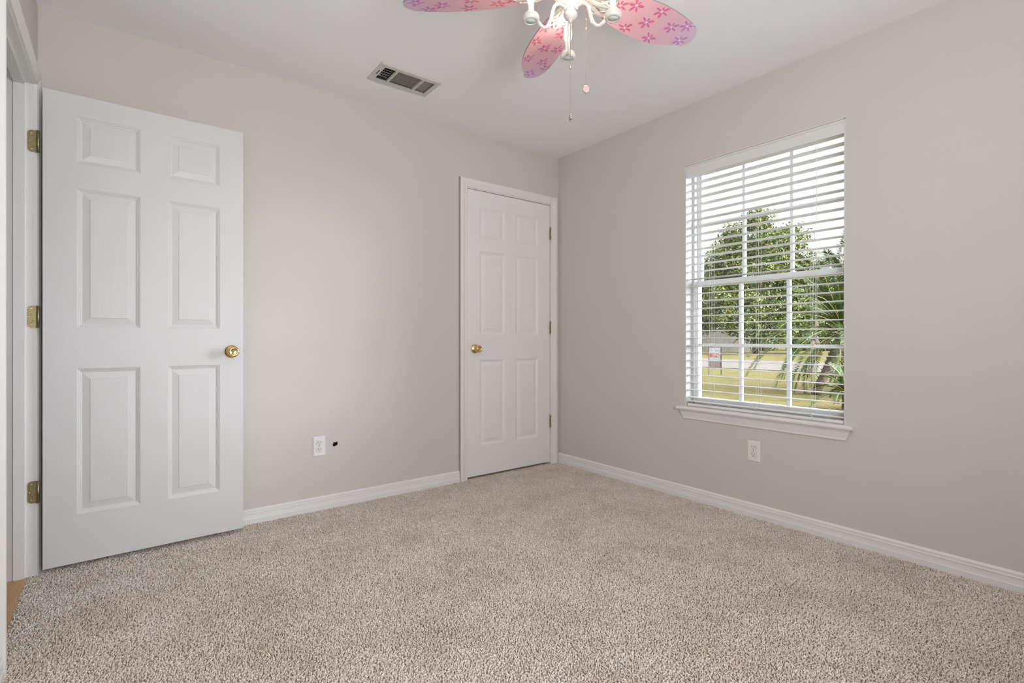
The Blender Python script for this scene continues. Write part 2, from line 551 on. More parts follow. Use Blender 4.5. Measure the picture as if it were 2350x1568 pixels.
# door casings with mitred corners: profile (w across, t out of the wall)
CAS = [(0, 0), (0, 0.0085), (0.003, 0.0105), (0.009, 0.0105), (0.0105, 0.012), (0.013, 0.0105), (0.024, 0.0125), (0.036, 0.0165), (0.044, 0.0175), (0.053, 0.0175), (0.056, 0.0165), (0.058, 0.0145), (0.058, 0)]
def casing(mb, a0, a1, H, fn):
    rows = []
    for (w, t) in CAS:
        rows.append([fn(a0 - w, -0.008, t), fn(a0 - w, H + w, t), fn(a1 + w, H + w, t), fn(a1 + w, -0.008, t)])
    n = len(CAS)
    V = [p for r in rows for p in r]
    Fc = []
    for i in range(n):
        j = (i + 1) % n
        for k in range(3):
            Fc.append((i * 4 + k, i * 4 + k + 1, j * 4 + k + 1, j * 4 + k))
    Fc.append(tuple(i * 4 for i in range(n)))
    Fc.append(tuple(i * 4 + 3 for i in range(n))[::-1])
    mb.add(V, Fc)

def jamb(mb, a0, a1, H, fn, d0, d1, stop0, stop1):
    """frame lining the opening: side jambs, head, and the stop moulding"""
    for lo, hi in ((a0 - 0.019, a0), (a1, a1 + 0.019)):
        mb.prism([(lo, -0.006), (hi, -0.006), (hi, H + 0.019), (lo, H + 0.019)], fn, d0, d1)
    mb.prism([(a0, H), (a1, H), (a1, H + 0.019), (a0, H + 0.019)], fn, d0, d1)
    s = 0.011
    mb.prism([(a0, -0.005), (a0 + s, -0.005), (a0 + s, H - s), (a0, H - s)], fn, stop0, stop1)
    mb.prism([(a1 - s, -0.005), (a1, -0.005), (a1, H - s), (a1 - s, H - s)], fn, stop0, stop1)
    mb.prism([(a0, H - s), (a1, H - s), (a1, H), (a0, H)], fn, stop0, stop1)

# entry: frame in the left wall
mb = MB()
f_in = lambda a, b, t: (XL + t, a, b)
casing(mb, ED0 - 0.005, ED1 + 0.005, EDH + 0.005, f_in)
f_out = lambda a, b, t: (XL - WT - t, a, b)
casing(mb, ED0 - 0.005, ED1 + 0.005, EDH + 0.005, f_out)
jamb(mb, ED0, ED1, EDH, lambda a, b, t: (XL - t, a, b), 0.0, WT, 0.0295, 0.0635)
obj('trim_1', mb, M_trim, kind='structure')
# closet: frame in the back wall
mb = MB()
casing(mb, CD0 + 0.001, CD1 + 0.003, CDH + 0.006, lambda a, b, t: (a, YB - t, b))
jamb(mb, CD0, CD1, CDH, lambda a, b, t: (a, YB + t, b), 0.0, WT, 0.038, 0.075)
obj('trim_2', mb, M_trim, kind='structure')
mb = MB(); mb.box(1.8735, CD0 + 0.001 - 0.0575, YB - 0.0085, YB, -0.01, CDH + 0.064)      # darker brown strip left of the closet casing
obj('trim_3', mb, mat('dark_edge_strip', (0.36, 0.32, 0.275), 0.8), kind='structure')

# ------------------------------------------------------------------ six-panel doors (local: x across from hinge, y = thickness, z up)
ZR = [(0.21, 0.842), (1.02, 1.627), (1.735, 1.940)]
PROF = [(0.0, 0.0), (0.003, 0.0022), (0.0065, 0.0030), (0.009, 0.0058), (0.0125, 0.0066), (0.015, 0.0088), (0.0185, 0.0092), (0.044, 0.0040), (0.0455, 0.0026)]
def door_slab(name, W, H, T, xr, zr, parent, mats, face_dirs, loc):
    mb = MB()
    xs = sorted({0.0, W, *[a for p in xr for a in p]})
    zs = sorted({0.0, H, *[a for p in zr for a in p]})
    for side in (0, 1):
        y0 = 0.0 if side == 0 else T
        sg = 1 if side == 0 else -1
        def q(a, b, c, d):
            mb.add([a, b, c, d], [(0, 1, 2, 3)] if side == 0 else [(3, 2, 1, 0)])
        for i in range(len(xs) - 1):
            for k in range(len(zs) - 1):
                x0, x1, z0, z1 = xs[i], xs[i + 1], zs[k], zs[k + 1]
                if (x0, x1) in xr and (z0, z1) in zr:
                    mb.mi = 1
                    for (i0, d0), (i1, d1) in zip(PROF, PROF[1:]):
                        A = [(x0 + i0, z0 + i0), (x1 - i0, z0 + i0), (x1 - i0, z1 - i0), (x0 + i0, z1 - i0)]
                        B = [(x0 + i1, z0 + i1), (x1 - i1, z0 + i1), (x1 - i1, z1 - i1), (x0 + i1, z1 - i1)]
                        for e in range(4):
                            g = (e + 1) % 4
                            q((A[e][0], y0 + sg * d0, A[e][1]), (A[g][0], y0 + sg * d0, A[g][1]), (B[g][0], y0 + sg * d1, B[g][1]), (B[e][0], y0 + sg * d1, B[e][1]))
                    ii, dd = PROF[-1]
                    q((x0 + ii, y0 + sg * dd, z0 + ii), (x1 - ii, y0 + sg * dd, z0 + ii), (x1 - ii, y0 + sg * dd, z1 - ii), (x0 + ii, y0 + sg * dd, z1 - ii))
                    mb.mi = 0
                else:
                    q((x0, y0, z0), (x1, y0, z0), (x1, y0, z1), (x0, y0, z1))
    mb.quad((0, 0, 0), (0, T, 0), (0, T, H), (0, 0, H))
    mb.quad((W, 0, 0), (W, 0, H), (W, T, H), (W, T, 0))
    mb.quad((0, 0, 0), (W, 0, 0), (W, T, 0), (0, T, 0))
    mb.quad((0, 0, H), (0, T, H), (W, T, H), (W, 0, H))
    o = obj(name, mb, mats, None, recalc=False, kind='structure')
    o.location = loc
    return o

def knob_parts(door, x, z, sides, lock):
    k = None
    for y, sg in sides:
        mb = MB()
        ax = (0, sg, 0)
        mb.lathe([(0, -0.002), (0.0325, -0.002), (0.0330, 0.001), (0.0318, 0.004), (0.027, 0.0075), (0.017, 0.0105), (0.0135, 0.013), (0.0125, 0.020), (0.0130, 0.028),
                  (0.0175, 0.033), (0.0235, 0.041), (0.0258, 0.049), (0.0250, 0.056), (0.0215, 0.0605), (0.0170, 0.0615), (0.0145, 0.059), (0.0095, 0.0575), (0, 0.0575)], (x, y, z), ax, 36)
        k = obj('door_knob', mb, M_brass, door, local=True)
        mb = MB()
        if lock:
            mb.lathe([(0, 0.0570), (0.0022, 0.0570), (0.0022, 0.0585), (0, 0.0585)], (x, y, z), ax, 12)
            obj('privacy_pin_hole', mb, M_dark, k, local=True)
        else:
            mb.lathe([(0, 0.0570), (0.0085, 0.0570), (0.0085, 0.0590), (0.006, 0.0600), (0, 0.0600)], (x, y, z), ax, 20)
            obj('knob_button', mb, M_brass, k, local=True)
    return k

EW, EH, ET = 0.762, 2.030, 0.035
xr = [(0.110, 0.333), (0.439, 0.656)]
door1 = door_slab('door_1', EW, EH, ET, xr, ZR, None, [M_door, M_panel], None, (-0.2525, 2.9085, 0.018))
door1.rotation_euler = (0, 0, R(1.6))
knob_parts(door1, EW - 0.053, 0.907, ((0.0, -1), (ET, 1)), True)
mb = MB(); mb.box(EW, EW + 0.0012, 0.006, 0.029, 0.877, 0.937)
obj('latch_plate', mb, M_oldbrass, door1, local=True)
mb = MB(); mb.prism([(EW + 0.001, 0.012), (EW + 0.007, 0.021), (EW + 0.007, 0.023), (EW + 0.001, 0.023)], lambda a, b, t: (a, b, t), 0.902, 0.912)
obj('latch_bolt', mb, M_steel, door1, local=True)
for zc in (1.8195, 1.083, 0.347):
    # leaf let into the jamb face, knuckle by the door edge
    jy = ED1 - 0.0005
    m4 = door1.matrix_basis.inverted() if False else (Matrix.Translation(door1.location) @ Matrix.Rotation(R(1.6), 4, 'Z')).inverted()
    def toloc(x, y, z):
        return tuple(m4 @ Vector((x, y, z)))
    mb = MB(); mb.fn = toloc
    r_ = 0.014
    hz = 0.046
    x0, x1 = XL - 0.0215, XL + 0.005
    poly = [(x1, -hz), (x1, hz)] + [(x0 + r_ - r_ * math.sin(a), hz - r_ + r_ * math.cos(a)) for a in np.linspace(0, PI / 2, 6)] + [(x0 + r_ - r_ * math.cos(a), -hz + r_ - r_ * math.sin(a)) for a in np.linspace(0, PI / 2, 6)]
    mb.prism(poly, lambda a, b, t: (a, t, zc + b), jy - 0.0022, jy + 0.002)
    h = obj('hinge', mb, M_oldbrass, door1, local=True)
    mb = MB(); mb.fn = toloc
    mb.tube([(XL + 0.012, jy - 0.006, zc - hz), (XL + 0.012, jy - 0.006, zc + hz)], 0.006, 12)
    mb.box(XL + 0.004, XL + 0.010, jy - 0.006, jy - 0.001, zc - hz, zc + hz)
    obj('knuckle', mb, M_oldbrass, h, local=True)
    for dx, dz in ((-0.008, 0.033), (-0.0150, 0.0), (-0.008, -0.033)):
        mb = MB(); mb.fn = toloc
        mb.lathe([(0, -0.0005), (0.0032, -0.0005), (0.0034, 0.0008), (0.0018, 0.0013), (0, 0.0004)], (XL + dx, jy - 0.0022, zc + dz), (0, -1, 0), 12)
        obj('screw', mb, M_steel, h, local=True)

# closet door, hinged at its right side, face near the wall plane
CW = 0.776
cz = 0.012
xrc = [(0.1065, 0.3320), (0.4340, 0.6540)]
ZRC = [(0.212, 0.826), (1.006, 1.605), (1.698, 1.917)]
door2 = door_slab('door_2', CW, 2.0335, 0.035, xrc, ZRC, None, [M_closet, M_closet], None, (CD0 + 0.004, YB + 0.002, cz))
knob_parts(door2, 0.0665, 0.905, ((0.0, -1),), False)
mb = MB(); mb.box(-0.0012, 0.0, 0.004, 0.031, 0.878, 0.934)
obj('latch_plate', mb, M_oldbrass, door2, local=True)
for zc in (1.822, 1.077, 0.333):
    mb = MB()
    hx = CW + 0.002
    for i in range(5):
        z0 = zc - cz - 0.047 + i * 0.0189
        mb.tube([(hx, -0.006, z0), (hx, -0.006, z0 + 0.0181)], 0.0062, 12)
    h = obj('hinge', mb, M_oldbrass, door2, local=True)
    mb = MB()
    mb.sphere((hx, -0.006, zc - cz + 0.0495), 0.0052)
    mb.sphere((hx, -0.006, zc - cz - 0.0495), 0.0052)
    obj('hinge_pin', mb, M_brass, h, local=True)
    mb = MB()
    mb.box(hx - 0.0012, hx + 0.0012, -0.002, 0.030, zc - cz - 0.046, zc - cz + 0.046)
    obj('hinge_leaf', mb, M_oldbrass, h, local=True)

# ------------------------------------------------------------------ window in the right wall
win = empty('window_1', (XR + 0.10, (W_Y0 + W_Y1) / 2, W_Z0), kind='structure')
FX0, FX1 = XR + 0.077, XR + 0.155
SZ = 0.570                                   # top of the sill board
mb = MB()                                    # lining of the opening (white returns)
mb.box(XR - 0.0005, FX1, W_Y1 - 0.004, W_Y1 + 0.004, SZ, W_Z1)
mb.box(XR - 0.0005, FX1, W_Y0 - 0.004, W_Y0 + 0.004, SZ, W_Z1)
mb.box(XR - 0.0005, FX1, W_Y0 - 0.004, W_Y1 + 0.004, W_Z1 - 0.003, W_Z1 + 0.004)
obj('reveal', mb, mat('off_white_return', (0.66, 0.645, 0.63), 0.6), win)
mb = MB()
fy0, fy1, fz1 = W_Y0 + 0.004, W_Y1 - 0.004, W_Z1 - 0.004
fw_ = 0.012
mb.cbox(FX0, FX1, fy1 - fw_, fy1, SZ, fz1, 0.002)
mb.cbox(FX0, FX1, fy0, fy0 + fw_, SZ, fz1, 0.002)
mb.cbox(FX0, FX1, fy0, fy1, fz1 - 0.02, fz1, 0.002)
mb.cbox(FX0, FX1, fy0, fy1, SZ - 0.01, SZ + 0.022, 0.002)
mb.cbox(FX0 + 0.040, FX0 + 0.046, fy1 - fw_ - 0.008, fy1 - fw_, SZ, fz1, 0.001)   # track between the sashes
mb.cbox(FX0 + 0.040, FX0 + 0.046, fy0 + fw_, fy0 + fw_ + 0.008, SZ, fz1, 0.001)
obj('frame', mb, M_vinyl, win)

def sash(x0, x1, z0, z1, stile, bot, top, muntw, zm):
    y0, y1 = fy0 + fw_ + 0.001, fy1 - fw_ - 0.001
    mb = MB()
    mb.cbox(x0, x1, y1 - stile, y1, z0, z1, 0.003)
    mb.cbox(x0, x1, y0, y0 + stile, z0, z1, 0.003)
    mb.cbox(x0, x1, y0 + stile, y1 - stile, z0, z0 + bot, 0.003)
    mb.cbox(x0, x1, y0 + stile, y1 - stile, z1 - top, z1, 0.003)
    s = obj('sash', mb, M_vinyl, win)
    xm = (x0 + x1) / 2
    mb = MB(); mb.box(xm - 0.002, xm + 0.002, y0 + stile - 0.004, y1 - stile + 0.004, z0 + bot - 0.004, z1 - top + 0.004)
    obj('pane', mb, M_glass, s)
    mb = MB()
    gy0, gy1 = y0 + stile, y1 - stile
    for sx in (xm - 0.011, xm + 0.0025):
        for k in (1, 2):
            yc = gy0 + (gy1 - gy0) * k / 3
            mb.cbox(sx, sx + 0.0085, yc - muntw / 2, yc + muntw / 2, z0 + bot - 0.001, z1 - top + 0.001, 0.0025)
        mb.cbox(sx + 0.0005, sx + 0.008, gy0 - 0.001, gy1 + 0.001, zm - muntw / 2, zm + muntw / 2, 0.0025)
    obj('muntin', mb, M_vinyl, s)
    return s
lower = sash(FX0 + 0.008, FX0 + 0.038, SZ + 0.018, 1.352, 0.017, 0.034, 0.036, 0.020, 0.950)
upper = sash(FX0 + 0.047, FX0 + 0.075, 1.318, fz1 - 0.012, 0.017, 0.030, 0.024, 0.017, 1.712)
mb = MB()
mb.cbox(FX0 + 0.004, FX0 + 0.030, 1.088, 1.128, 1.352, 1.362, 0.003)
mb.tube([(FX0 + 0.014, 1.108, 1.359), (FX0 + 0.014, 1.108, 1.366), (FX0 + 0.016, 1.085, 1.367)], 0.004, 8)
obj('sash_lock', mb, M_vinyl, lower)

# sill board and apron
mb = MB()
nose = [(0.0, 0.0), (-0.030, 0.0), (-0.0355, -0.0025), (-0.038, -0.008), (-0.038, -0.013), (-0.0355, -0.019), (-0.030, -0.0215), (0.0, -0.0215)]
mb.prism(nose, lambda a, b, t: (XR + a, t, SZ + b), 0.948, 1.922)
mb.box(XR, FX0 + 0.002, W_Y0, W_Y1, SZ - 0.0215, SZ)
obj('sill', mb, M_trim, win)
mb = MB()
ap = [(0, 0), (-0.018, 0), (-0.020, -0.006), (-0.0165, -0.011), (-0.0145, -0.024), (-0.0125, -0.034), (-0.0120, -0.038), (-0.0095, -0.0395), (-0.0095, -0.053), (-0.006, -0.0565), (0, -0.0565)]
n = len(ap)
z_ap = SZ - 0.0215
V = []
for (yb, sgn) in ((0.962, 1), (1.909, -1)):
    for a, b in ap:
        V.append((XR + a, yb + sgn * (-b) * 0.42, z_ap + b))
Fc = [tuple(range(n)), tuple(range(n, 2 * n))[::-1]] + [(i, (i + 1) % n, n + (i + 1) % n, n + i) for i in range(n)]
mb.add(V, Fc)
obj('apron', mb, M_trim, win)

# ------------------------------------------------------------------ horizontal blind inside the window
BY0, BY1 = 0.9985, 1.8665
BXc = XR + 0.032
SLW = 0.050
blind = empty('window_blind', (BXc, (BY0 + BY1) / 2, SZ), label='white horizontal slat blind hanging open inside the bright window', cat='blind')
mb = MB()
mb.cbox(XR + 0.0115, XR + 0.060, BY0, BY1, 2.000, 2.062, 0.002)
mb.cbox(XR + 0.004, XR + 0.060, BY0 - 0.006, BY1 + 0.006, 2.0535, 2.0655, 0.001)
obj('headrail', mb, M_valance, blind)
mb = MB()
vp = [(0, 1.996), (0.010, 1.996), (0.010, 2.050), (0.004, 2.053), (-0.001, 2.050), (-0.001, 2.0)]
mb.prism(vp, lambda a, b, t: (XR + 0.001 + a, t, b), BY0 - 0.004, BY1 + 0.004)
mb.cbox(XR + 0.006, XR + 0.030, BY1 - 0.001, BY1 + 0.004, 1.996, 2.050, 0.001)
mb.cbox(XR + 0.006, XR + 0.030, BY0 - 0.004, BY0 + 0.001, 1.996, 2.050, 0.001)
obj('valance', mb, M_valance, blind)
LADY = (1.7155, 1.4315, 1.1475)
ztop, zlow, NS = 1.955, 0.626, 30
def slat_mesh(tilt=0.0):
    mb = MB()
    prof = []
    nn = 6
    for i in range(nn + 1):
        a = -SLW / 2 + SLW * i / nn
        prof.append((a, 0.0022 * (1 - (2 * a / SLW) ** 2)))
    poly = [(a, b + 0.0014) for a, b in prof] + [(a, b - 0.0014) for a, b in prof[::-1]]
    c, s_ = math.cos(tilt), math.sin(tilt)
    poly = [(a * c - b * s_, a * s_ + b * c) for a, b in poly]
    mb.prism(poly, lambda a, b, t: (a, t, b), -(BY1 - BY0) / 2, (BY1 - BY0) / 2)
    return mb
s0 = obj('slat', slat_mesh(R(-1.5)), M_blind, blind, local=True)
s0.location = (0, 0, ztop - SZ)
tilts = [0.0]
for i in range(1, NS):
    c = s0.copy()
    COL.objects.link(c)
    z = ztop + (zlow - ztop) * i / (NS - 1)
    c.location = (random.uniform(-0.0006, 0.0006), 0, z - SZ)
    c.rotation_euler = (random.uniform(-0.0012, 0.0012), R(random.uniform(-0.8, 0.8)), 0)
    c.parent = blind
c = s0.copy(); COL.objects.link(c); c.parent = blind; c.location = (0.001, 0, 0.6005 - SZ); c.rotation_euler = (0, R(1.5), 0)
mb = MB(); mb.cbox(BXc - 0.0255, BXc + 0.0255, BY0, BY1, SZ + 0.0015, SZ + 0.0175, 0.003)
mb.cbox(BXc - 0.027, BXc - 0.0252, BY0 + 0.01, BY1 - 0.01, SZ + 0.007, SZ + 0.0105, 0.0008)
obj('bottom_rail', mb, M_blind, blind)
for ly in LADY:
    mb = MB()
    for xx in (BXc - SLW / 2 - 0.0018, BXc + SLW / 2 + 0.0018):
        mb.tube([(xx, ly + random.uniform(-0.001, 0.001), z) for z in np.linspace(2.0, SZ + 0.018, 14)], 0.0008, 6)
    for i in range(NS):
        z = ztop + (zlow - ztop) * i / (NS - 1) - 0.0022
        mb.tube([(BXc - SLW / 2 - 0.0018, ly, z), (BXc + SLW / 2 + 0.0018, ly, z)], 0.0005, 4)
    # loose loops gathered at the rail
    mb.tube([(BXc - SLW / 2 - 0.003, ly + 0.016 * math.sin(t * 3.1) - 0.01 * t, SZ + 0.045 - 0.026 * t + 0.004 * math.sin(t * 9)) for t in np.linspace(0, 1, 9)], 0.0009, 5)
    mb.tube([(BXc - SLW / 2 - 0.004, ly - 0.012 + 0.02 * math.sin(t * 4), SZ + 0.022 - 0.016 * t) for t in np.linspace(0, 1, 7)], 0.0009, 5)
    l = obj('ladder_cord', mb, M_cord, blind)
    mb = MB()
    mb.tube([(BXc, ly + 0.0005, 2.0), (BXc, ly + 0.0005, SZ + 0.016)], 0.0009, 6)
    obj('lift_cord', mb, M_cord, l)
mb = MB()
cx = XR + 0.002
mb.tube([(cx + 0.004, 1.118, 1.998), (cx - 0.004, 1.1125, 1.9), (cx - 0.004, 1.1165, 1.70), (cx - 0.004, 1.1150, 1.40), (cx - 0.004, 1.1160, 1.074)], 0.0011, 6)
mb.tube([(cx + 0.004, 1.128, 1.998), (cx - 0.003, 1.1180, 1.9), (cx - 0.003, 1.1200, 1.62), (cx - 0.003, 1.1310, 1.45), (cx - 0.003, 1.1345, 1.2), (cx - 0.003, 1.1350, 0.975)], 0.0011, 6)
mb.tube([(cx - 0.004, 1.1160, 1.06), (cx - 0.004, 1.1158, 0.985)], 0.0011, 6)
pc = obj('pull_cord', mb, M_cord, blind)
for (ty, tz, tilt) in ((1.1160, 1.067, 0.0), (1.1350, 0.9685, -0.25), (1.1130, 0.978, 0.22)):
    mb = MB()
    mb.lathe([(0, 0.0125), (0.0045, 0.0120), (0.0062, 0.009), (0.0092, -0.007), (0.0088, -0.0105), (0.006, -0.0125), (0, -0.0125)], (cx - 0.0045, ty, tz), (0, tilt, 1), 10)
    obj('tassel', mb, M_tassel, pc)
mb = MB()
mb.tube([(XR - 0.004, 1.7905, 1.994), (XR - 0.006, 1.7905, 1.978), (XR - 0.005, 1.7895, 1.6), (XR - 0.004, 1.7870, 1.163)], 0.0042, 6, smooth=False)
mb.tube([(XR + 0.006, 1.7905, 2.002), (XR - 0.004, 1.7905, 2.000), (XR - 0.004, 1.7905, 1.99)], 0.002, 6)
obj('tilt_wand', mb, M_wand, blind)

# ------------------------------------------------------------------ unseen window added behind the camera to go with the fill light
w2 = empty('window_added', ((RW[0] + RW[1]) / 2, YF - 0.09, RW[2]), kind='structure')
mb = MB()
for (x0, x1, z0, z1) in ((RW[0], RW[0] + 0.04, RW[2], RW[3]), (RW[1] - 0.04, RW[1], RW[2], RW[3]), (RW[0], RW[1], RW[2], RW[2] + 0.04), (RW[0], RW[1], RW[3] - 0.04, RW[3]), (0.53, 0.57, RW[2], RW[3])):
    mb.box(x0, x1, YF - 0.11, YF - 0.06, z0, z1)
obj('frame', mb, M_vinyl, w2)
mb = MB(); mb.box(RW[0] - 0.03, RW[1] + 0.03, YF - 0.160, YF - 0.142, RW[2] - 0.03, RW[3] + 0.03)
obj('sky_blocker', mb, mat('white_sky_blocker', (0.8, 0.79, 0.77), 0.8), w2)  # opaque sheet added to keep sky light out of the rear opening

# ------------------------------------------------------------------ wall outlets
def outlet(loc, rz, label):
    """local: x along the wall, -y out of it, z up"""
    t = empty('wall_outlet', loc, rz, label=label, cat='outlet', group='white duplex outlets low on the walls')
    W, H, D = 0.035, 0.057, 0.0055
    mb = MB()
    mb.add([(-W, 0, -H), (W, 0, -H), (W, 0, H), (-W, 0, H), (-W, -0.002, -H), (W, -0.002, -H), (W, -0.002, H), (-W, -0.002, H),
            (-W + 0.004, -D, -H + 0.004), (W - 0.004, -D, -H + 0.004), (W - 0.004, -D, H - 0.004), (-W + 0.004, -D, H - 0.004)],
           [(0, 1, 5, 4), (1, 2, 6, 5), (2, 3, 7, 6), (3, 0, 4, 7), (4, 5, 9, 8), (5, 6, 10, 9), (6, 7, 11, 10), (7, 4, 8, 11), (8, 9, 10, 11), (0, 3, 2, 1)])
    obj('cover_plate', mb, M_plate, t, local=True)
    def octa(r, h):
        P = []
        for k in range(28):
            a = 2 * PI * k / 28
            P.append((r * math.cos(a), max(-h, min(h, r * math.sin(a)))))
        return P
    for zc in (0.0195, -0.0195):
        mb = MB()
        mb.prism(octa(0.0182, 0.0150), lambda a, b, t_: (a, -t_, zc + b), D - 0.001, D + 0.0004)
        mb.mi = 1
        mb.prism(octa(0.0172, 0.0140), lambda a, b, t_: (a, -t_, zc + b), D - 0.001, D + 0.0022)
        r_ = obj('receptacle', mb, [M_screw, M_recept], t, local=True)
        mb = MB()
        for sx, hh in ((-0.0064, 0.0042), (0.0064, 0.0034)):
            mb.box(sx - 0.0012, sx + 0.0012, -D - 0.0026, -D - 0.001, zc + 0.0040 - hh, zc + 0.0040 + hh)
        mb.prism([(0.0026 * math.cos(a), -0.0078 + 0.0026 * max(-0.7, math.sin(a))) for a in np.linspace(0, 2 * PI, 15)[:-1]], lambda a, b, t_: (a, -t_, zc + b), D, D + 0.0026)
        obj('slot', mb, M_dark, r_, local=True)
    mb = MB(); mb.lathe([(0, 0.0), (0.0030, 0.0), (0.0027, 0.0012), (0, 0.0016)], (0, -D, 0), (0, -1, 0), 14)
    obj('screw', mb, M_screw, t, local=True)
    return t
outlet((0.9245, YB, 0.365), 0, 'white duplex outlet beside the black hole in the wall')
outlet((XR, 1.4415, 0.3635), -PI / 2, 'white duplex outlet under the window sill')

# ------------------------------------------------------------------ ceiling vent
vent = empty('ceiling_vent', ((VX0 + VX1) / 2, (VY0 + VY1) / 2, CEIL), label='rectangular white metal air vent with dark louvers in the ceiling', cat='vent')
vx0, vx1, vy0, vy1 = 1.092, 1.457, 2.533, 2.748
zf = CEIL - 0.009
mb = MB()
def ring(x0, x1, y0, y1, z):
    return [(x0, y0, z), (x1, y0, z), (x1, y1, z), (x0, y1, z)]
R0 = ring(vx0, vx1, vy0, vy1, CEIL)
R1 = ring(vx0 + 0.008, vx1 - 0.008, vy0 + 0.008, vy1 - 0.008, zf)
R2 = ring(VX0 + 0.002, VX1 - 0.002, VY0 + 0.002, VY1 - 0.002, zf)
R3 = ring(VX0 + 0.002, VX1 - 0.002, VY0 + 0.002, VY1 - 0.002, zf + 0.0025)
for A, B in ((R0, R1), (R1, R2), (R2, R3)):
    for e in range(4):
        g = (e + 1) % 4
        mb.quad(A[e], A[g], B[g], B[e])
bx1, bx2 = 1.197, 1.353                      # bars between the three banks
for bx in (bx1, bx2):
    mb.box(bx - 0.006, bx + 0.006, VY0 + 0.002, VY1 - 0.002, zf + 0.0003, CEIL + 0.002)
obj('face_frame', mb, M_vent, vent, recalc=False)
def louver_bank(x0, x1, y0, y1, count, along, tilt, material):
    mb = MB()
    w = 0.012 if along == 'x' else 0.0115
    for i in range(count):
        f = (i + 0.5) / count
        c, s_ = math.cos(tilt) * w / 2, math.sin(tilt) * w / 2
        if along == 'x':
            yc = y0 + (y1 - y0) * f
            P = [(yc - c, CEIL + 0.003 - s_), (yc + c, CEIL + 0.003 + s_), (yc + c, CEIL + 0.0042 + s_), (yc - c, CEIL + 0.0042 - s_)]
            mb.prism(P, lambda a, b, t: (t, a, b), x0, x1)
        else:
            xc = x0 + (x1 - x0) * f
            P = [(xc - c, CEIL + 0.003 - s_), (xc + c, CEIL + 0.003 + s_), (xc + c, CEIL + 0.0042 + s_), (xc - c, CEIL + 0.0042 - s_)]
            mb.prism(P, lambda a, b, t: (a, t, b), y0, y1)
    return obj('louver_bank', mb, material, vent)
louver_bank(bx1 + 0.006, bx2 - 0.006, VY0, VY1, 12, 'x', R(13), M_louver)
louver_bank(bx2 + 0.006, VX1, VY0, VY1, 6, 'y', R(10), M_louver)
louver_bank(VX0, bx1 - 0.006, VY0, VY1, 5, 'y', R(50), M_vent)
mb = MB()
for i in range(6):
    yc = VY0 + (VY1 - VY0) * (i + 0.5) / 6
    mb.box(VX0, bx1 - 0.006, yc - 0.0012, yc + 0.0012, CEIL + 0.012, CEIL + 0.0145)
obj('damper_wire', mb, M_vent, vent)
mb = MB()
lx, ly = VX0 - 0.012, (VY0 + VY1) / 2 - 0.008
mb.box(lx - 0.002, lx + 0.003, ly - 0.022, ly + 0.022, zf - 0.0008, zf + 0.001)
obj('lever_slot', mb, M_dark, vent)
mb = MB(); mb.tube([(lx, ly + 0.005, zf + 0.003), (lx + 0.005, ly + 0.006, zf - 0.004), (lx + 0.018, ly + 0.010, zf - 0.010)], 0.0022, 8)
obj('lever', mb, M_vent, vent)
for sx in (vx0 + 0.014, vx1 - 0.014):
    mb = MB(); mb.lathe([(0, 0), (0.0035, 0), (0.0028, 0.0016), (0, 0.002)], (sx, (vy0 + vy1) / 2 + 0.006, zf), (0, 0, -1), 12)
    obj('screw', mb, M_screw, vent)
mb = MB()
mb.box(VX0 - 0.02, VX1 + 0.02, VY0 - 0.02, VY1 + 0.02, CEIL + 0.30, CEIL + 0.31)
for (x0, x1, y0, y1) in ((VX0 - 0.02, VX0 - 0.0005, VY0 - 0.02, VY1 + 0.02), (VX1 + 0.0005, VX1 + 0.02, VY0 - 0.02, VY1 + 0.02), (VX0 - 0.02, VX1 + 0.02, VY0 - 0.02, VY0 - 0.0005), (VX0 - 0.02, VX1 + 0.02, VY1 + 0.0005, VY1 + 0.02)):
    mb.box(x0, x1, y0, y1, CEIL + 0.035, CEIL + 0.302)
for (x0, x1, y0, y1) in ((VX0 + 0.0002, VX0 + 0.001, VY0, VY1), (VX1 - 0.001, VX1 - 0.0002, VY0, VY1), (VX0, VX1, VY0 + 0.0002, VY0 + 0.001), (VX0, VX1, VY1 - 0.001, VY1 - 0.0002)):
    mb.box(x0, x1, y0, y1, CEIL + 0.0005, CEIL + 0.06)  # near-black sheets over the white throat sides, shade by colour
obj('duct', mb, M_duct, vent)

# ------------------------------------------------------------------ ceiling fan
HX, HY = 1.2466, 1.288
ZB = 2.20
fan = empty('ceiling_fan', (HX, HY, CEIL), label='white ceiling fan with pink flower blades and three lit candle bulbs', cat='ceiling fan')
mb = MB()
mb.lathe([(0, CEIL), (0.070, CEIL), (0.072, CEIL - 0.012), (0.060, CEIL - 0.030), (0.020, CEIL - 0.045), (0.014, CEIL - 0.06), (0.014, CEIL - 0.09), (0, CEIL - 0.09)], (HX, HY, 0), (0, 0, 1), 32)
obj('canopy', mb, M_fanwhite, fan)
mb = MB()
mb.lathe([(0, 2.375), (0.03, 2.372), (0.075, 2.36), (0.105, 2.335), (0.112, 2.305), (0.112, 2.26), (0.106, 2.235), (0.085, 2.218), (0.06, 2.208), (0, 2.206)], (HX, HY, 0), (0, 0, 1), 40)
obj('motor_housing', mb, M_fanwhite, fan)
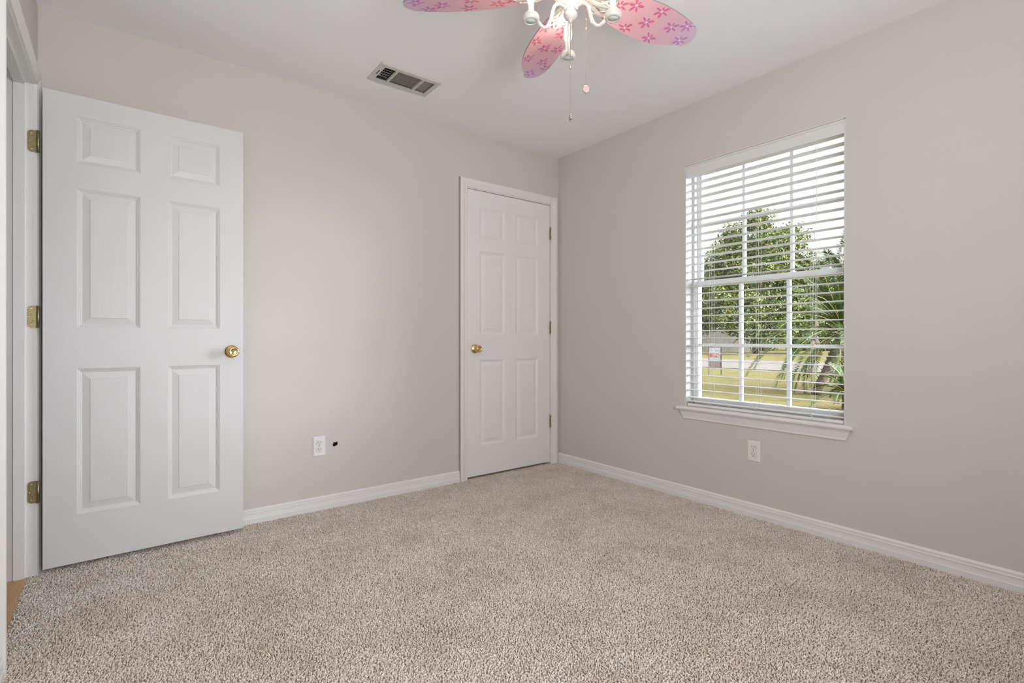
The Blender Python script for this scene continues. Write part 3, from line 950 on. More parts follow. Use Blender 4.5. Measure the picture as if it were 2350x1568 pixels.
# blade outline (u from hub, v across): from back projection of two blades
OUT_A = [(0.100, -0.020), (0.125, -0.042), (0.17, -0.060), (0.24, -0.078), (0.307, -0.086), (0.36, -0.0865), (0.42, -0.082), (0.48, -0.073), (0.520, -0.064), (0.536, -0.060), (0.547, -0.054), (0.558, -0.052), (0.574, -0.044), (0.588, -0.028), (0.598, -0.008), (0.600, 0.010),
         (0.594, 0.030), (0.580, 0.044), (0.563, 0.047), (0.549, 0.050), (0.533, 0.058), (0.51, 0.067), (0.47, 0.078), (0.424, 0.085), (0.36, 0.0855), (0.30, 0.079), (0.24, 0.069), (0.18, 0.054), (0.13, 0.036), (0.103, 0.016)]
FLOWERS = [(0.205, -0.022, 0.3), (0.262, -0.045, 0.9), (0.290, 0.055, 0.1), (0.352, 0.002, 0.5), (0.372, -0.060, 0.2), (0.418, 0.060, 0.8), (0.463, -0.018, 0.35), (0.520, -0.045, 0.6), (0.548, 0.022, 0.15), (0.205, 0.040, 0.7)]
def inside(u, v):
    c = False
    n_ = len(OUT_A)
    for i in range(n_):
        (x1, y1), (x2, y2) = OUT_A[i], OUT_A[(i + 1) % n_]
        if (y1 > v) != (y2 > v) and u < (x2 - x1) * (v - y1) / (y2 - y1) + x1:
            c = not c
    return c
def blade_mesh():
    mb = MB()
    th = 0.0055
    n_ = len(OUT_A)
    V = [(u, v, -th / 2) for u, v in OUT_A] + [(u, v, th / 2) for u, v in OUT_A]
    mb.mi = 0
    mb.add(V, [tuple(range(n_))[::-1], tuple(range(n_, 2 * n_))], False)
    mb.mi = 1
    mb.add(V, [(i, (i + 1) % n_, n_ + (i + 1) % n_, n_ + i) for i in range(n_)], True)
    def petal(u0, v0, a, l, w, z, r0):
        P = []
        for k in range(10):
            t = 2 * PI * k / 10
            x = r0 + l / 2 + math.cos(t) * l / 2
            y = math.sin(t) * w / 2
            P.append((u0 + x * math.cos(a) - y * math.sin(a), v0 + x * math.sin(a) + y * math.cos(a)))
        for sgn in (1, -1):
            pts = [(p, q, sgn * z) for p, q in P if inside(p, q)]
            if len(pts) >= 3:
                mb.add(pts, [tuple(range(len(pts)))[::-sgn]])
    for (u, v, a0) in FLOWERS:
        for k in range(6):
            a = a0 + k * PI / 3
            l, w = (0.027, 0.0125) if k % 3 else (0.028, 0.0088)
            if k == 4: l, w = 0.016, 0.009
            mb.mi = 4
            petal(u, v, a, l + 0.003, w + 0.003, th / 2 + 0.0002, 0.0035)
            mb.mi = 2
            petal(u, v, a, l, w, th / 2 + 0.0004, 0.005)
        mb.mi = 3
        petal(u, v, 0, 0.0085, 0.0085, th / 2 + 0.0005, -0.00425)
    return mb
BM = None
A0 = R(-9)
bm_ = blade_mesh()
for k in range(5):
    ang = A0 + k * R(72)
    if BM is None:
        b_ = obj('blade', bm_, [M_blade, M_bladeedge, M_petal, M_flowercentre, M_petalrim], fan, recalc=False, local=True)
        BM = b_.data
    else:
        b_ = bpy.data.objects.new('blade', BM); COL.objects.link(b_); b_.parent = fan
    b_.location = (0, 0, ZB - CEIL)
    b_.rotation_euler = (R(-12), 0, ang)
    b_['label'] = 'pink blade printed with flowers'
    if k == 0:
        # filigree bracket under the blade root
        mb = MB()
        zz = -0.0065
        for cu, cv, ru, rv, w in ((0.128, 0.026, 0.020, 0.014, 0.0042), (0.128, -0.026, 0.020, 0.014, 0.0042), (0.166, 0.030, 0.017, 0.012, 0.004), (0.166, -0.030, 0.017, 0.012, 0.004), (0.180, 0.0, 0.020, 0.013, 0.006), (0.145, 0.0, 0.016, 0.012, 0.006)):
            mb.tube([(cu + ru * math.cos(t), cv + rv * math.sin(t), zz) for t in np.linspace(0, 2 * PI, 19)], w, 8, caps=False)
        mb.tube([(0.050, 0, 0.016), (0.075, 0, 0.008), (0.100, 0, zz), (0.19, 0, zz)], [0.014, 0.013, 0.011, 0.006], 10)
        for sg in (1, -1):
            mb.tube([(0.085, 0, 0.002), (0.105, sg * 0.018, zz), (0.145, sg * 0.036, zz), (0.180, sg * 0.042, zz)], [0.009, 0.008, 0.0065, 0.0045], 8)
        ir = obj('blade_bracket', mb, M_fanwhite, b_, local=True)
        IM = ir.data
    else:
        ir = bpy.data.objects.new('blade_bracket', IM); COL.objects.link(ir); ir.parent = b_
# light kit
mb = MB()
mb.lathe([(0, 2.215), (0.060, 2.213), (0.066, 2.203), (0.060, 2.190), (0.053, 2.172), (0.036, 2.153), (0.0215, 2.143), (0.0195, 2.128), (0.0245, 2.122), (0.0248, 2.117), (0.0205, 2.108), (0.013, 2.101), (0.0065, 2.097), (0.005, 2.091), (0, 2.090)], (HX, HY, 0), (0, 0, 1), 36)
kit = obj('light_kit', mb, M_fanwhite, fan)
LA = math.atan2(math.cos(YAW), math.sin(YAW)) - R(3)          # one lamp points away from the door side
for k in range(3):
    a = LA + k * R(120)
    d = Vector((math.cos(a), math.sin(a), 0))
    def P(r, z):
        return (HX + d.x * r, HY + d.y * r, z)
    mb = MB()
    ctrl = [(0.017, 2.136), (0.030, 2.140), (0.045, 2.143), (0.057, 2.139), (0.066, 2.126), (0.072, 2.107), (0.078, 2.081), (0.087, 2.060), (0.098, 2.047), (0.110, 2.044), (0.121, 2.050), (0.134, 2.061)]
    mb.tube([P(*c_) for c_ in ctrl], 0.0058, 10)
    mb.lathe([(0, 0), (0.0095, 0), (0.0105, 0.003), (0.008, 0.008), (0.006, 0.010), (0, 0.010)], P(0.019, 2.136), (d.x, d.y, 0.25), 14)
    arm = obj('lamp_arm', mb, M_fanwhite, kit)
    cz_ = 2.050
    mb = MB()
    mb.lathe([(0.0, 0.004), (0.0175, 0.004), (0.0178, 0.0015), (0.0195, 0.0), (0.0240, 0.0012), (0.0272, 0.005), (0.0285, 0.010), (0.0278, 0.0135), (0.0255, 0.0145), (0.0262, 0.0158), (0.0272, 0.0185), (0.0258, 0.0212), (0.020, 0.0225), (0.0115, 0.0225), (0, 0.0225)], P(0.157, cz_), (0, 0, 1), 32)
    cup = obj('socket_cup', mb, M_fanwhite, kit)
    mb = MB(); mb.lathe([(0, 0.002), (0.0172, 0.002), (0.0172, 0.0045), (0, 0.0045)], P(0.157, cz_), (0, 0, 1), 28)
    obj('base_plate', mb, M_cupbase, cup)
    mb = MB(); mb.lathe([(0, 0.0215), (0.0100, 0.0215), (0.0100, 0.060), (0.0085, 0.0615), (0, 0.0615)], P(0.157, cz_), (0, 0, 1), 24)
    obj('candle_sleeve', mb, M_sleeve, cup)
    mb = MB()
    mb.lathe([(0.0070, 0.0605), (0.0085, 0.064), (0.0130, 0.073), (0.0160, 0.085), (0.0165, 0.094), (0.0150, 0.106), (0.0115, 0.121), (0.0070, 0.136), (0.0030, 0.147), (0.0006, 0.152)], P(0.157, cz_), (0, 0, 1), 24)
    bulb = obj('candle_bulb', mb, M_bulb, cup)
    mb = MB()
    mb.tube([P(0.157, cz_ + 0.076), P(0.157, cz_ + 0.104)], 0.0035, 8)
    obj('filament', mb, M_filament, bulb)
    ld = bpy.data.lights.new('bulb_light', 'POINT')
    ld.energy = 1.5
    ld.color = (1.0, 0.89, 0.76)
    ld.shadow_soft_size = 0.012
    lo = bpy.data.objects.new('bulb_light', ld)
    COL.objects.link(lo)
    lo.location = P(0.157, cz_ + 0.090)
# pull chains
def chain(x, y, z0, z1):
    mb = MB()
    n_ = int((z0 - z1) / 0.0036)
    for i in range(n_):
        mb.sphere((x, y, z0 - (i + 0.5) * 0.0036), 0.00165, 6, 4)
    mb.tube([(x, y, z0), (x, y, z1)], 0.0005, 4)
    return obj('pull_chain', mb, M_chain, fan)
c1 = chain(HX, HY, 2.092, 1.772)
mb = MB()
mb.lathe([(0.0105, -0.003), (0.0118, -0.0026), (0.0118, 0.0026), (0.0105, 0.003), (0.0095, 0.0015), (0, 0.0015)], (HX, HY, 1.7605), (math.cos(YAW), -math.sin(YAW) * 0.8, 0), 24)
mb.lathe([(0, -0.0015), (0.0095, -0.0015), (0.0105, -0.003)], (HX, HY, 1.7605), (math.cos(YAW), -math.sin(YAW) * 0.8, 0), 24)
mb.tube([(HX, HY, 1.7725), (HX, HY, 1.7775)], 0.002, 8)
mb.tube([(HX, HY, 1.7495), (HX, HY, 1.7470)], 0.003, 8)
obj('chain_pendant', mb, M_steel, c1)
mb = MB(); mb.tube([(HX, HY, 1.951), (HX, HY, 1.944), (HX, HY, 1.930)], [0.0012, 0.0028, 0.0026], 8)
obj('chain_connector', mb, M_steel, c1)
rt_ = Vector((math.cos(YAW), -math.sin(YAW), 0))
fw_d = Vector((math.sin(YAW), math.cos(YAW), 0))
c2p = Vector((HX, HY, 0)) + rt_ * 0.055 + fw_d * 0.004
c2 = chain(c2p.x, c2p.y, 2.212, 1.876)
mb = MB()
nrm = (-fw_d.x, -fw_d.y, -0.12)
mb.lathe([(0, -0.003), (0.0108, -0.003), (0.0122, -0.002), (0.0122, 0.0026), (0.0108, 0.003), (0.0100, 0.0012)], (c2p.x, c2p.y, 1.8625), nrm, 28)
mb.tube([(c2p.x, c2p.y, 1.8495), (c2p.x, c2p.y, 1.8455)], 0.003, 8)
p2 = obj('chain_pendant', mb, M_steel, c2)
mb = MB()
mb.lathe([(0, 0.0012), (0.0100, 0.0012)], (c2p.x, c2p.y, 1.8625), nrm, 24)
obj('pendant_face', mb, mat('pendant_pink_enamel', (0.80, 0.45, 0.40), 0.4), p2)
mb = MB()
for i in range(4):
    a = PI / 4 + i * PI / 2
    c_ = Vector((c2p.x, c2p.y, 1.8625)) + rt_ * (0.0048 * math.cos(a)) + Vector((0, 0, 0.0030 * math.sin(a))) - fw_d * 0.0024
    mb.tube([c_ - rt_ * 0.0022, c_ + rt_ * 0.0022], 0.0007, 6)
obj('fan_symbol', mb, M_steel, p2)
for cz_, dx in ((2.106, 0.0), (2.074, 0.0)):
    mb = MB(); mb.tube([(c2p.x, c2p.y, cz_ + 0.007), (c2p.x, c2p.y, cz_), (c2p.x, c2p.y, cz_ - 0.007)], [0.0012, 0.0028, 0.0012], 8)
    obj('chain_connector', mb, M_brass, c2)

# ------------------------------------------------------------------ carpet
def carpet():
    sp = 0.0056
    xs = np.arange(XL - 0.021, XR - 0.002, sp)
    ys = np.arange(YF + 0.002, YB + 0.018, sp * 0.92)
    gx, gy = np.meshgrid(xs, ys)
    gx = gx + (np.arange(len(ys)) % 2)[:, None] * sp / 2
    n = gx.size
    gx = gx.ravel() + rng.uniform(-0.0028, 0.0028, n)
    gy = gy.ravel() + rng.uniform(-0.0028, 0.0028, n)
    keep = (gx < XR - 0.004) & ((gx > XL + 0.004) | ((gy > ED0 + 0.004) & (gy < ED1 - 0.004))) & (gy > YF + 0.004) & \
           ((gy < YB - 0.005) | ((gx > CD0 + 0.01) & (gx < CD1 - 0.01)))
    gx, gy = gx[keep], gy[keep]
    n = gx.size
    # the pile leans in slow patches (vacuum and foot marks)
    def slow(px, py, seed):
        r = np.random.default_rng(seed)
        s = np.zeros_like(px)
        for k in range(9):
            fx, fy = r.normal(0, 3.2, 2)
            s += np.sin(px * fx + py * fy + r.uniform(0, 6.28)) * r.uniform(0.5, 1)
        return s / 3.0
    lean_x = 0.0022 * slow(gx, gy, 1) + rng.normal(0, 0.0040, n)
    lean_y = 0.0022 * slow(gx, gy, 2) + rng.normal(0, 0.0040, n)
    ht = 0.0094 + rng.normal(0, 0.0017, n)
    rad = 0.0026 + rng.normal(0, 0.0006, n)
    tw = rng.uniform(0, 6.28, n)
    z0 = -0.012
    S = 3
    V = np.zeros((n, 2 * S + 1, 3), dtype=np.float32)
    for k in range(S):
        a = tw + 2 * PI * k / S
        V[:, k, 0] = gx + 0.8 * rad * np.cos(a); V[:, k, 1] = gy + 0.8 * rad * np.sin(a); V[:, k, 2] = z0
        a2 = a + 0.7
        V[:, S + k, 0] = gx + lean_x * 0.7 + rad * 1.15 * np.cos(a2); V[:, S + k, 1] = gy + lean_y * 0.7 + rad * 1.15 * np.sin(a2); V[:, S + k, 2] = z0 + ht * 0.72
    V[:, 2 * S, 0] = gx + lean_x; V[:, 2 * S, 1] = gy + lean_y; V[:, 2 * S, 2] = z0 + ht
    base = (np.arange(n) * (2 * S + 1))[:, None]
    quads = np.array([[k, (k + 1) % S, S + (k + 1) % S, S + k] for k in range(S)])
    tris = np.array([[S + k, S + (k + 1) % S, 2 * S] for k in range(S)])
    ql = (base[:, :, None] + quads[None]).reshape(n, -1)
    tl = (base[:, :, None] + tris[None]).reshape(n, -1)
    loops = np.concatenate([ql, tl], axis=1).ravel().astype(np.int32)
    sizes = np.tile(np.array([4] * S + [3] * S, dtype=np.int32), n)
    starts = np.concatenate([[0], np.cumsum(sizes)[:-1]]).astype(np.int32)
    me = bpy.data.meshes.new('carpet')
    me.vertices.add(n * (2 * S + 1))
    me.vertices.foreach_set('co', V.ravel())
    me.loops.add(len(loops))
    me.loops.foreach_set('vertex_index', loops)
    me.polygons.add(len(sizes))
    me.polygons.foreach_set('loop_start', starts)
    me.polygons.foreach_set('loop_total', sizes)
    me.polygons.foreach_set('use_smooth', np.ones(len(sizes), dtype=bool))
    me.materials.append(M_carpet)
    me.update(calc_edges=True)
    o = bpy.data.objects.new('carpet', me)
    COL.objects.link(o)
    return prop(o, 'beige speckled cut pile carpet covering the bedroom floor', 'carpet', kind='stuff')
carpet()

# ------------------------------------------------------------------ outdoors
GZ = -0.22
mb = MB(); mb.quad((XR + 0.16, -60, GZ), (140, -60, GZ), (140, 120, GZ), (XR + 0.16, 120, GZ))
obj('lawn', mb, M_lawn, kind='structure')
def gp(px, depth):
    p = cam_point(px, CY, depth)
    return Vector((p.x, p.y, GZ))
nL, nR, fL, fR = gp(1615, 21.3), gp(1805, 18.7), gp(1615, 30.6), gp(1805, 26.3)
dn, df = (nR - nL).normalized(), (fR - fL).normalized()
mb = MB()
A, B, C_, D_ = nL - dn * 25, nR + dn * 25, fR + df * 25, fL - df * 25
mb.add([A + Vector((0, 0, 0.02)), B + Vector((0, 0, 0.02)), C_ + Vector((0, 0, 0.02)), D_ + Vector((0, 0, 0.02)), A, B, C_, D_],
       [(0, 1, 2, 3), (0, 4, 5, 1), (1, 5, 6, 2), (2, 6, 7, 3), (3, 7, 4, 0)])
obj('road', mb, M_road, kind='structure')

# fence of upright boards across the road
fa, fb = gp(1500, 47), gp(1722, 47)
fd = (fb - fa); flen = fd.length; fd.normalize()
fnrm = Vector((-fd.y, fd.x, 0))
mb = MB()
nb = int(flen / 0.15)
for i in range(nb):
    p = fa + fd * (i * 0.15)
    q = p + fd * 0.14
    h_ = 2.05 + random.uniform(-0.02, 0.02)
    mb.add([p, q, q + Vector((0, 0, h_)), p + Vector((0, 0, h_)), p + fnrm * 0.02, q + fnrm * 0.02, q + fnrm * 0.02 + Vector((0, 0, h_)), p + fnrm * 0.02 + Vector((0, 0, h_))],
           [(0, 1, 2, 3), (7, 6, 5, 4), (0, 4, 5, 1), (1, 5, 6, 2), (2, 6, 7, 3), (3, 7, 4, 0)])
fence = obj('wooden_fence', mb, M_fence, None, origin=(fa.x, fa.y, GZ), label='weathered wooden board fence beyond the road outside the window', cat='fence')

def leaf_cloud(blobs, count, size, seed):
    """leaves scattered through ellipsoid lobes (centre, radii), denser towards the outside"""
    r = np.random.default_rng(seed)
    w = np.array([b[1][0] * b[1][1] * b[1][2] for b in blobs]) ** 0.75
    w = w / w.sum()
    ncl = max(40, count // 22)                                # leaves sit in small sprays
    wc = r.choice(len(blobs), ncl, p=w)
    d = r.normal(0, 1, (ncl, 3)); d /= np.linalg.norm(d, axis=1)[:, None]
    rr = r.uniform(0.1, 1.0, ncl) ** 0.42 + r.normal(0, 0.04, ncl)
    allc = np.array([b[0] for b in blobs]); allr = np.array([b[1] for b in blobs])
    K = allc[wc] + d * allr[wc] * rr[:, None]
    pick = r.integers(0, ncl, count)
    P = K[pick] + r.normal(0, 1, (count, 3)) * size * np.array([1.9, 1.9, 1.3])
    a = r.normal(0, 1, (count, 3)); a /= np.linalg.norm(a, axis=1)[:, None]
    b_ = np.cross(a, r.normal(0, 1, (count, 3))); b_ /= np.linalg.norm(b_, axis=1)[:, None]
    s = size * r.uniform(0.6, 1.3, count)[:, None]
    nrm = np.cross(a, b_)
    V = np.stack([P - a * s, P + b_ * s * 0.42 + nrm * s * 0.15, P + a * s, P - b_ * s * 0.42 + nrm * s * 0.15], axis=1).reshape(-1, 3)
    mb = MB()
    mb.v = [tuple(x) for x in V.tolist()]
    mb.f = [(4 * i, 4 * i + 1, 4 * i + 2, 4 * i + 3) for i in range(count)]
    mb.m = [0] * count
    mb.s = [False] * count
    return mb

def tree(name, base, blobs, count, size, material, trunk_h, trunk_r, label, seed, group=None):
    t = empty(name, base, label=label, cat='tree', group=group)
    mb = MB()
    bx, by, bz = base
    mb.tube([(bx, by, bz), (bx + 0.1, by, bz + trunk_h * 0.5), (bx - 0.05, by + 0.1, bz + trunk_h)], [trunk_r, trunk_r * 0.8, trunk_r * 0.5], 10)
    rr = random.Random(seed)
    for k in range(6):
        a = k * 1.05 + rr.random()
        mb.tube([(bx, by, bz + trunk_h * (0.5 + 0.08 * k)), (bx + math.cos(a) * 1.0, by + math.sin(a) * 1.0, bz + trunk_h * (0.75 + 0.08 * k)), (bx + math.cos(a) * 2.0, by + math.sin(a) * 2.0, bz + trunk_h * (1.0 + 0.1 * k))], [trunk_r * 0.45, trunk_r * 0.3, trunk_r * 0.12], 7)
    obj('trunk', mb, M_bark, t)
    obj('foliage', leaf_cloud(blobs, count, size, seed), material, t, recalc=False)
    return t

def lobes(pxs, depth, spread):
    """lobe centres along the crown's width"""
    out = []
    for (px, py, rx, rz, dd) in pxs:
        c = cam_point(px, py, depth + dd)
        s = (depth + dd) / F
        out.append((tuple(c), (rx * s, rx * s * spread, rz * s)))
    return out
D1 = 40.0
lb = lobes([(1738, 545, 62, 62, 0), (1690, 600, 70, 70, 1), (1790, 590, 72, 70, -1), (1740, 640, 105, 80, 0), (1645, 655, 62, 70, 1.5), (1850, 640, 62, 55, 1), (1620, 700, 60, 60, 0), (1700, 705, 90, 58, -1.5), (1800, 700, 90, 60, 0), (1740, 512, 30, 32, 0), (1685, 545, 32, 30, 1), (1815, 545, 38, 30, 0), (1880, 690, 50, 50, 1), (1650, 590, 30, 30, 0), (1895, 645, 34, 26, 3), (1760, 755, 80, 38, -1), (1840, 750, 80, 42, 0), (1680, 738, 60, 30, -1.5), (1615, 735, 45, 28, 0)], D1, 0.9)
b0 = gp(1735, D1)
tree('broadleaf_tree', tuple(b0), lb, 62000, 0.125, M_leaf, 4.2, 0.28, 'big rounded green and yellow tree in the window view', 11)
lb = lobes([(1940, 690, 70, 60, 0), (2010, 640, 70, 70, 0), (1890, 715, 60, 50, 1)], 52.0, 0.9)
tree('distant_tree', tuple(gp(1950, 52)), lb, 7000, 0.20, M_leaf2, 3.0, 0.25, 'low hazy tree far off behind the palms at the right window edge', 12)
lb = lobes([(1560, 690, 60, 60, 0), (1600, 640, 40, 60, 0), (1500, 660, 70, 80, 0)], 56.0, 0.9)
tree('distant_tree', tuple(gp(1560, 56)), lb, 7000, 0.20, M_leaf2, 3.0, 0.25, 'hazy tree far behind the fence at the left window edge', 13)

for k, (px, w_, h_, dd) in enumerate(((1752, 27, 30, 49.0), (1826, 27, 32, 50.2), (1900, 27, 36, 49.0))):
    g0 = gp(px, dd)
    sc_ = dd / F
    sh = empty('bush', tuple(g0), label=('low green bush beyond the road, nearest the wooden fence', 'middle one of three low green bushes beyond the road', 'low green bush beyond the road, farthest from the wooden fence')[k], cat='bush', group='bushes beyond the road')
    c_ = Vector((g0.x, g0.y, GZ + h_ * sc_ * 0.85))
    obj('foliage', leaf_cloud([(tuple(c_), (w_ * sc_, w_ * sc_ * 0.6, h_ * sc_)), (tuple(c_ + Vector((0, 0, -0.5))), (w_ * sc_ * 1.05, w_ * sc_ * 0.6, h_ * sc_ * 0.6))], 2600, 0.15, 40 + k), M_leaf2, sh, recalc=False)

def frond_mesh(L_, elev, droop, seed, leaf_len=0.17, leaf_w=0.0055, n_=46, roll=0.0):
    """arching feather leaf growing along local +x from the crown"""
    r = random.Random(seed)
    mb = MB()
    pts = []
    x = z = 0.0
    steps = 22
    for i in range(steps + 1):
        t = i / steps
        a = elev - droop * t ** 1.2
        pts.append(Vector((x, 0.0, z)))
        x += math.cos(a) * L_ / steps
        z += math.sin(a) * L_ / steps
    mb.mi = 1
    mb.tube(pts, [0.011 * (1 - 0.85 * i / steps) + 0.001 for i in range(steps + 1)], 6)
    mb.mi = 0
    for i in range(n_):
        t = 0.10 + 0.89 * i / (n_ - 1)
        fi = t * steps
        i0 = min(int(fi), steps - 1)
        p = pts[i0].lerp(pts[i0 + 1], fi - i0)
        d = (pts[i0 + 1] - pts[i0]).normalized()
        upv = Vector((-d.z, 0, d.x))
        l = leaf_len * (0.45 + 0.55 * math.sin(PI * min(1, t * 0.85 + 0.12))) * r.uniform(0.9, 1.1)
        for sg in (1, -1):
            dirv = (d * 0.62 + Vector((0, sg, 0)) * 0.80 + upv * (0.42 - 0.1 * t) + Vector((0, 0, -0.05)) + Vector((r.gauss(0, .05), r.gauss(0, .05), r.gauss(0, .05)))).normalized()
            tip = p + dirv * l + Vector((0, 0, -0.12 * l))
            mid = p + dirv * l * 0.45
            wv = dirv.cross(upv).normalized() * leaf_w
            mb.add([p, mid + wv, tip, mid - wv], [(0, 1, 2, 3)])
    return mb

def palm(name, base, top, n_f, L_, label, seed, trunk_r, leaf_len, emin=-0.5, emax=1.35, leaf_w=0.0055, n_=46, cat='palm'):
    t = empty(name, base, label=label, cat=cat)
    b, tp = Vector(base), Vector(top)
    mid = b.lerp(tp, 0.5) + Vector((0.03, 0, 0))
    mb = MB()
    pts = [b, b.lerp(mid, 0.5), mid, mid.lerp(tp, 0.5), tp]
    mb.tube(pts, [trunk_r * 1.15, trunk_r, trunk_r, trunk_r * 1.05, trunk_r * 0.9], 14)
    # leaf-base scales around the stem
    for k in range(110):
        f = (k + 0.5) / 110
        i0 = min(int(f * 4), 3)
        c = pts[i0].lerp(pts[i0 + 1], f * 4 - i0)
        a = k * 2.39996
        o_ = Vector((math.cos(a), math.sin(a), 0))
        p = c + o_ * trunk_r
        s_ = Vector((-o_.y, o_.x, 0)) * trunk_r * 0.28
        mb.add([p - s_, p + s_, p + o_ * trunk_r * 0.28 + Vector((0, 0, trunk_r * 0.55)), p - o_ * trunk_r * 0.4 + Vector((0, 0, trunk_r * 0.3))], [(0, 1, 2), (1, 3, 2), (3, 0, 2), (0, 3, 1)])
    obj('trunk', mb, M_palmtrunk, t)
    r = random.Random(seed)
    for k in range(n_f):
        az = k * 2.39996 + r.uniform(-0.15, 0.15)
        f = k / max(1, n_f - 1)
        el = emin + (emax - emin) * f + r.uniform(-0.08, 0.08)
        fm = frond_mesh(L_ * r.uniform(0.85, 1.1), el + 0.35, 0.95 + 0.5 * (1 - f), seed * 100 + k, leaf_len, leaf_w, n_)
        fo = obj('frond', fm, [M_frond, M_rachis], t, recalc=False, local=True)
        fo.location = tp - b
        fo.rotation_euler = (r.uniform(-0.25, 0.25), 0, az)
    return t
palm('sago_palm', tuple(gp(1872, 11.0)), tuple(cam_point(1936, 762, 11.3)), 68, 2.25, 'sago palm with arching fronds and curved trunk in the window view', 3, 0.092, 0.22, -0.75, 1.35, n_=76, leaf_w=0.0095)
palm('feather_palm', tuple(gp(1990, 13.5)), tuple(cam_point(1988, 640, 13.6)), 26, 1.5, 'tall palm whose fronds show at the right window edge against the sky', 5, 0.14, 0.20, -0.2, 1.4, leaf_w=0.009, n_=60)
palm('small_cycad', tuple(gp(1942, 8.7)), tuple(cam_point(1942, 902, 8.7)), 20, 0.62, 'small dark cycad on the lawn at the lower right window corner', 8, 0.06, 0.12, -0.3, 1.2, leaf_w=0.007, n_=36, cat='shrub')

# yard sign on the lawn, facing the house
sb = gp(1641, 16.9)
sg_r = Vector((math.cos(YAW + 0.15), -math.sin(YAW + 0.15), 0))
sg_n = Vector((-sg_r.y, sg_r.x, 0)) * -1.0
sgn_o = empty('yard_sign', tuple(sb), label='small yard sign in a black frame on the lawn outside', cat='sign')
def sbox(mb, a0, a1, z0, z1, d0, d1):
    V = []
    for d in (d0, d1):
        for a, z in ((a0, z0), (a1, z0), (a1, z1), (a0, z1)):
            p = sb + sg_r * a + sg_n * d
            V.append((p.x, p.y, GZ + z))
    mb.add(V, [(0, 1, 2, 3), (7, 6, 5, 4), (0, 4, 5, 1), (1, 5, 6, 2), (2, 6, 7, 3), (3, 7, 4, 0)])
mb = MB()
sbox(mb, -0.205, -0.180, -0.05, 0.95, -0.012, 0.012)
sbox(mb, 0.180, 0.205, -0.05, 0.95, -0.012, 0.012)
for z in (0.905, 0.455, 0.215):
    sbox(mb, -0.185, 0.185, z, z + 0.022, -0.010, 0.010)
obj('sign_frame', mb, M_signpost, sgn_o)
mb = MB()
sbox(mb, -0.18, 0.18, 0.477, 0.905, -0.004, 0.004)
mb.mi = 1
sbox(mb, -0.165, -0.075, 0.585, 0.705, 0.004, 0.007)              # red square
mb.mi = 2
def spoly(pts, d=0.0055):
    V = []
    for a, z in pts:
        p = sb + sg_r * a + sg_n * d
        V.append((p.x, p.y, GZ + z))
    mb.add(V, [tuple(range(len(V)))])
spoly([(-0.06, 0.74), (0.02, 0.725), (0.10, 0.69), (0.175, 0.64), (0.175, 0.60), (0.10, 0.64), (0.02, 0.68), (-0.06, 0.70)])
spoly([(-0.06, 0.68), (0.02, 0.66), (0.10, 0.60), (0.06, 0.585), (-0.06, 0.62)])
mb.mi = 3
spoly([(0.0, 0.60), (0.175, 0.585), (0.175, 0.572), (-0.06, 0.572), (-0.06, 0.60)])
for i in range(4):
    a = -0.02 + i * 0.05
    spoly([(a, 0.84), (a + 0.015, 0.84), (a + 0.065, 0.76), (a + 0.05, 0.76)])
for i in range(8):                                                 # row of dark figures too small to read
    a = -0.155 + i * 0.040
    spoly([(a, 0.492), (a + 0.022, 0.492), (a + 0.022, 0.498), (a + 0.006, 0.498), (a + 0.006, 0.552), (a, 0.552)])
    if i % 2:
        spoly([(a + 0.006, 0.546), (a + 0.022, 0.546), (a + 0.022, 0.552), (a + 0.006, 0.552)])
mb.mi = 4
for i in range(2):
    a = -0.15 + i * 0.045
    spoly([(a, 0.79), (a + 0.03, 0.79), (a + 0.03, 0.81), (a + 0.012, 0.81), (a + 0.012, 0.85), (a, 0.85)])
obj('sign_panel', mb, [M_signwhite, M_signred, M_signorange, M_signgrey, M_signpink], sgn_o)
mb = MB()
sbox(mb, -0.18, 0.18, 0.237, 0.452, -0.004, 0.004)
mb.mi = 1
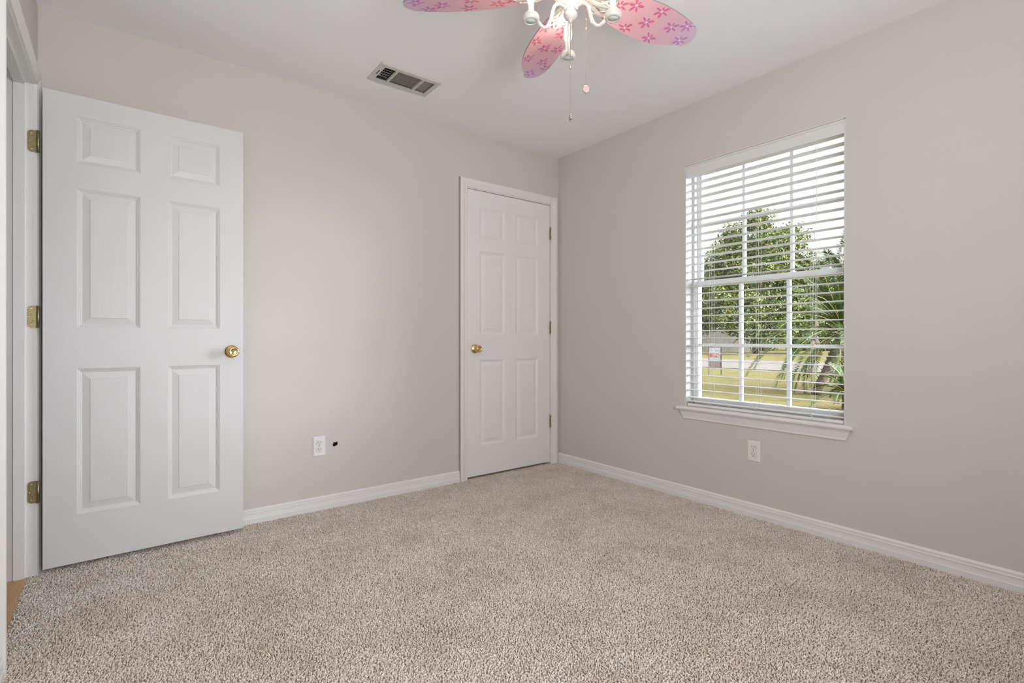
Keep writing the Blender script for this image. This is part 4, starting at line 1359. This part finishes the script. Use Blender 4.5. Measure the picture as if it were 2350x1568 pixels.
for row, z in enumerate((0.375, 0.295)):
    for i in range(7):
        a = -0.16 + i * 0.047
        spoly([(a, z - 0.028), (a + 0.009, z - 0.028), (a + 0.009, z + 0.028), (a, z + 0.028)])
        spoly([(a + 0.009, z + 0.016), (a + 0.03, z + 0.016), (a + 0.03, z + 0.028), (a + 0.009, z + 0.028)])
        if (i + row) % 2:
            spoly([(a + 0.022, z - 0.028), (a + 0.031, z - 0.028), (a + 0.031, z + 0.016), (a + 0.022, z + 0.016)])
        else:
            spoly([(a + 0.009, z - 0.006), (a + 0.028, z - 0.006), (a + 0.028, z + 0.005), (a + 0.009, z + 0.005)])
obj('rider_panel', mb, [M_signgrey, M_signpink], sgn_o)

# white house gable far off between tree and palm
hb = gp(1913, 70)
hh = empty('white_house', tuple(hb), label='white house gable far off between the tree and the palm', cat='house')
mb = MB()
u_, v_ = rt_, fw_d
P2 = lambda a, b, z: tuple(hb + u_ * a + v_ * b + Vector((0, 0, z)))
mb.add([P2(-1.6, 0, 0), P2(1.6, 0, 0), P2(1.6, 8, 0), P2(-1.6, 8, 0), P2(-1.6, 0, 10.2), P2(1.6, 0, 10.2), P2(1.6, 8, 10.2), P2(-1.6, 8, 10.2), P2(0, 0, 12.2), P2(0, 8, 12.2)],
       [(0, 1, 5, 8, 4), (1, 2, 6, 5), (2, 3, 7, 9, 6), (3, 0, 4, 7)])
obj('wall', mb, M_housewhite, hh)
mb = MB()
mb.add([P2(-1.8, -0.3, 9.95), P2(0, -0.3, 12.2), P2(0, 8.3, 12.2), P2(-1.8, 8.3, 9.95), P2(-1.8, -0.3, 10.15), P2(0, -0.3, 12.4), P2(0, 8.3, 12.4), P2(-1.8, 8.3, 10.15), P2(1.8, -0.3, 9.95), P2(1.8, 8.3, 9.95), P2(1.8, -0.3, 10.15), P2(1.8, 8.3, 10.15)],
       [(0, 1, 2, 3), (4, 7, 6, 5), (0, 4, 5, 1), (2, 6, 7, 3), (3, 7, 4, 0), (1, 8, 9, 2), (5, 6, 11, 10), (1, 5, 10, 8), (8, 10, 11, 9), (9, 11, 6, 2)])
obj('roof', mb, M_roof, hh)
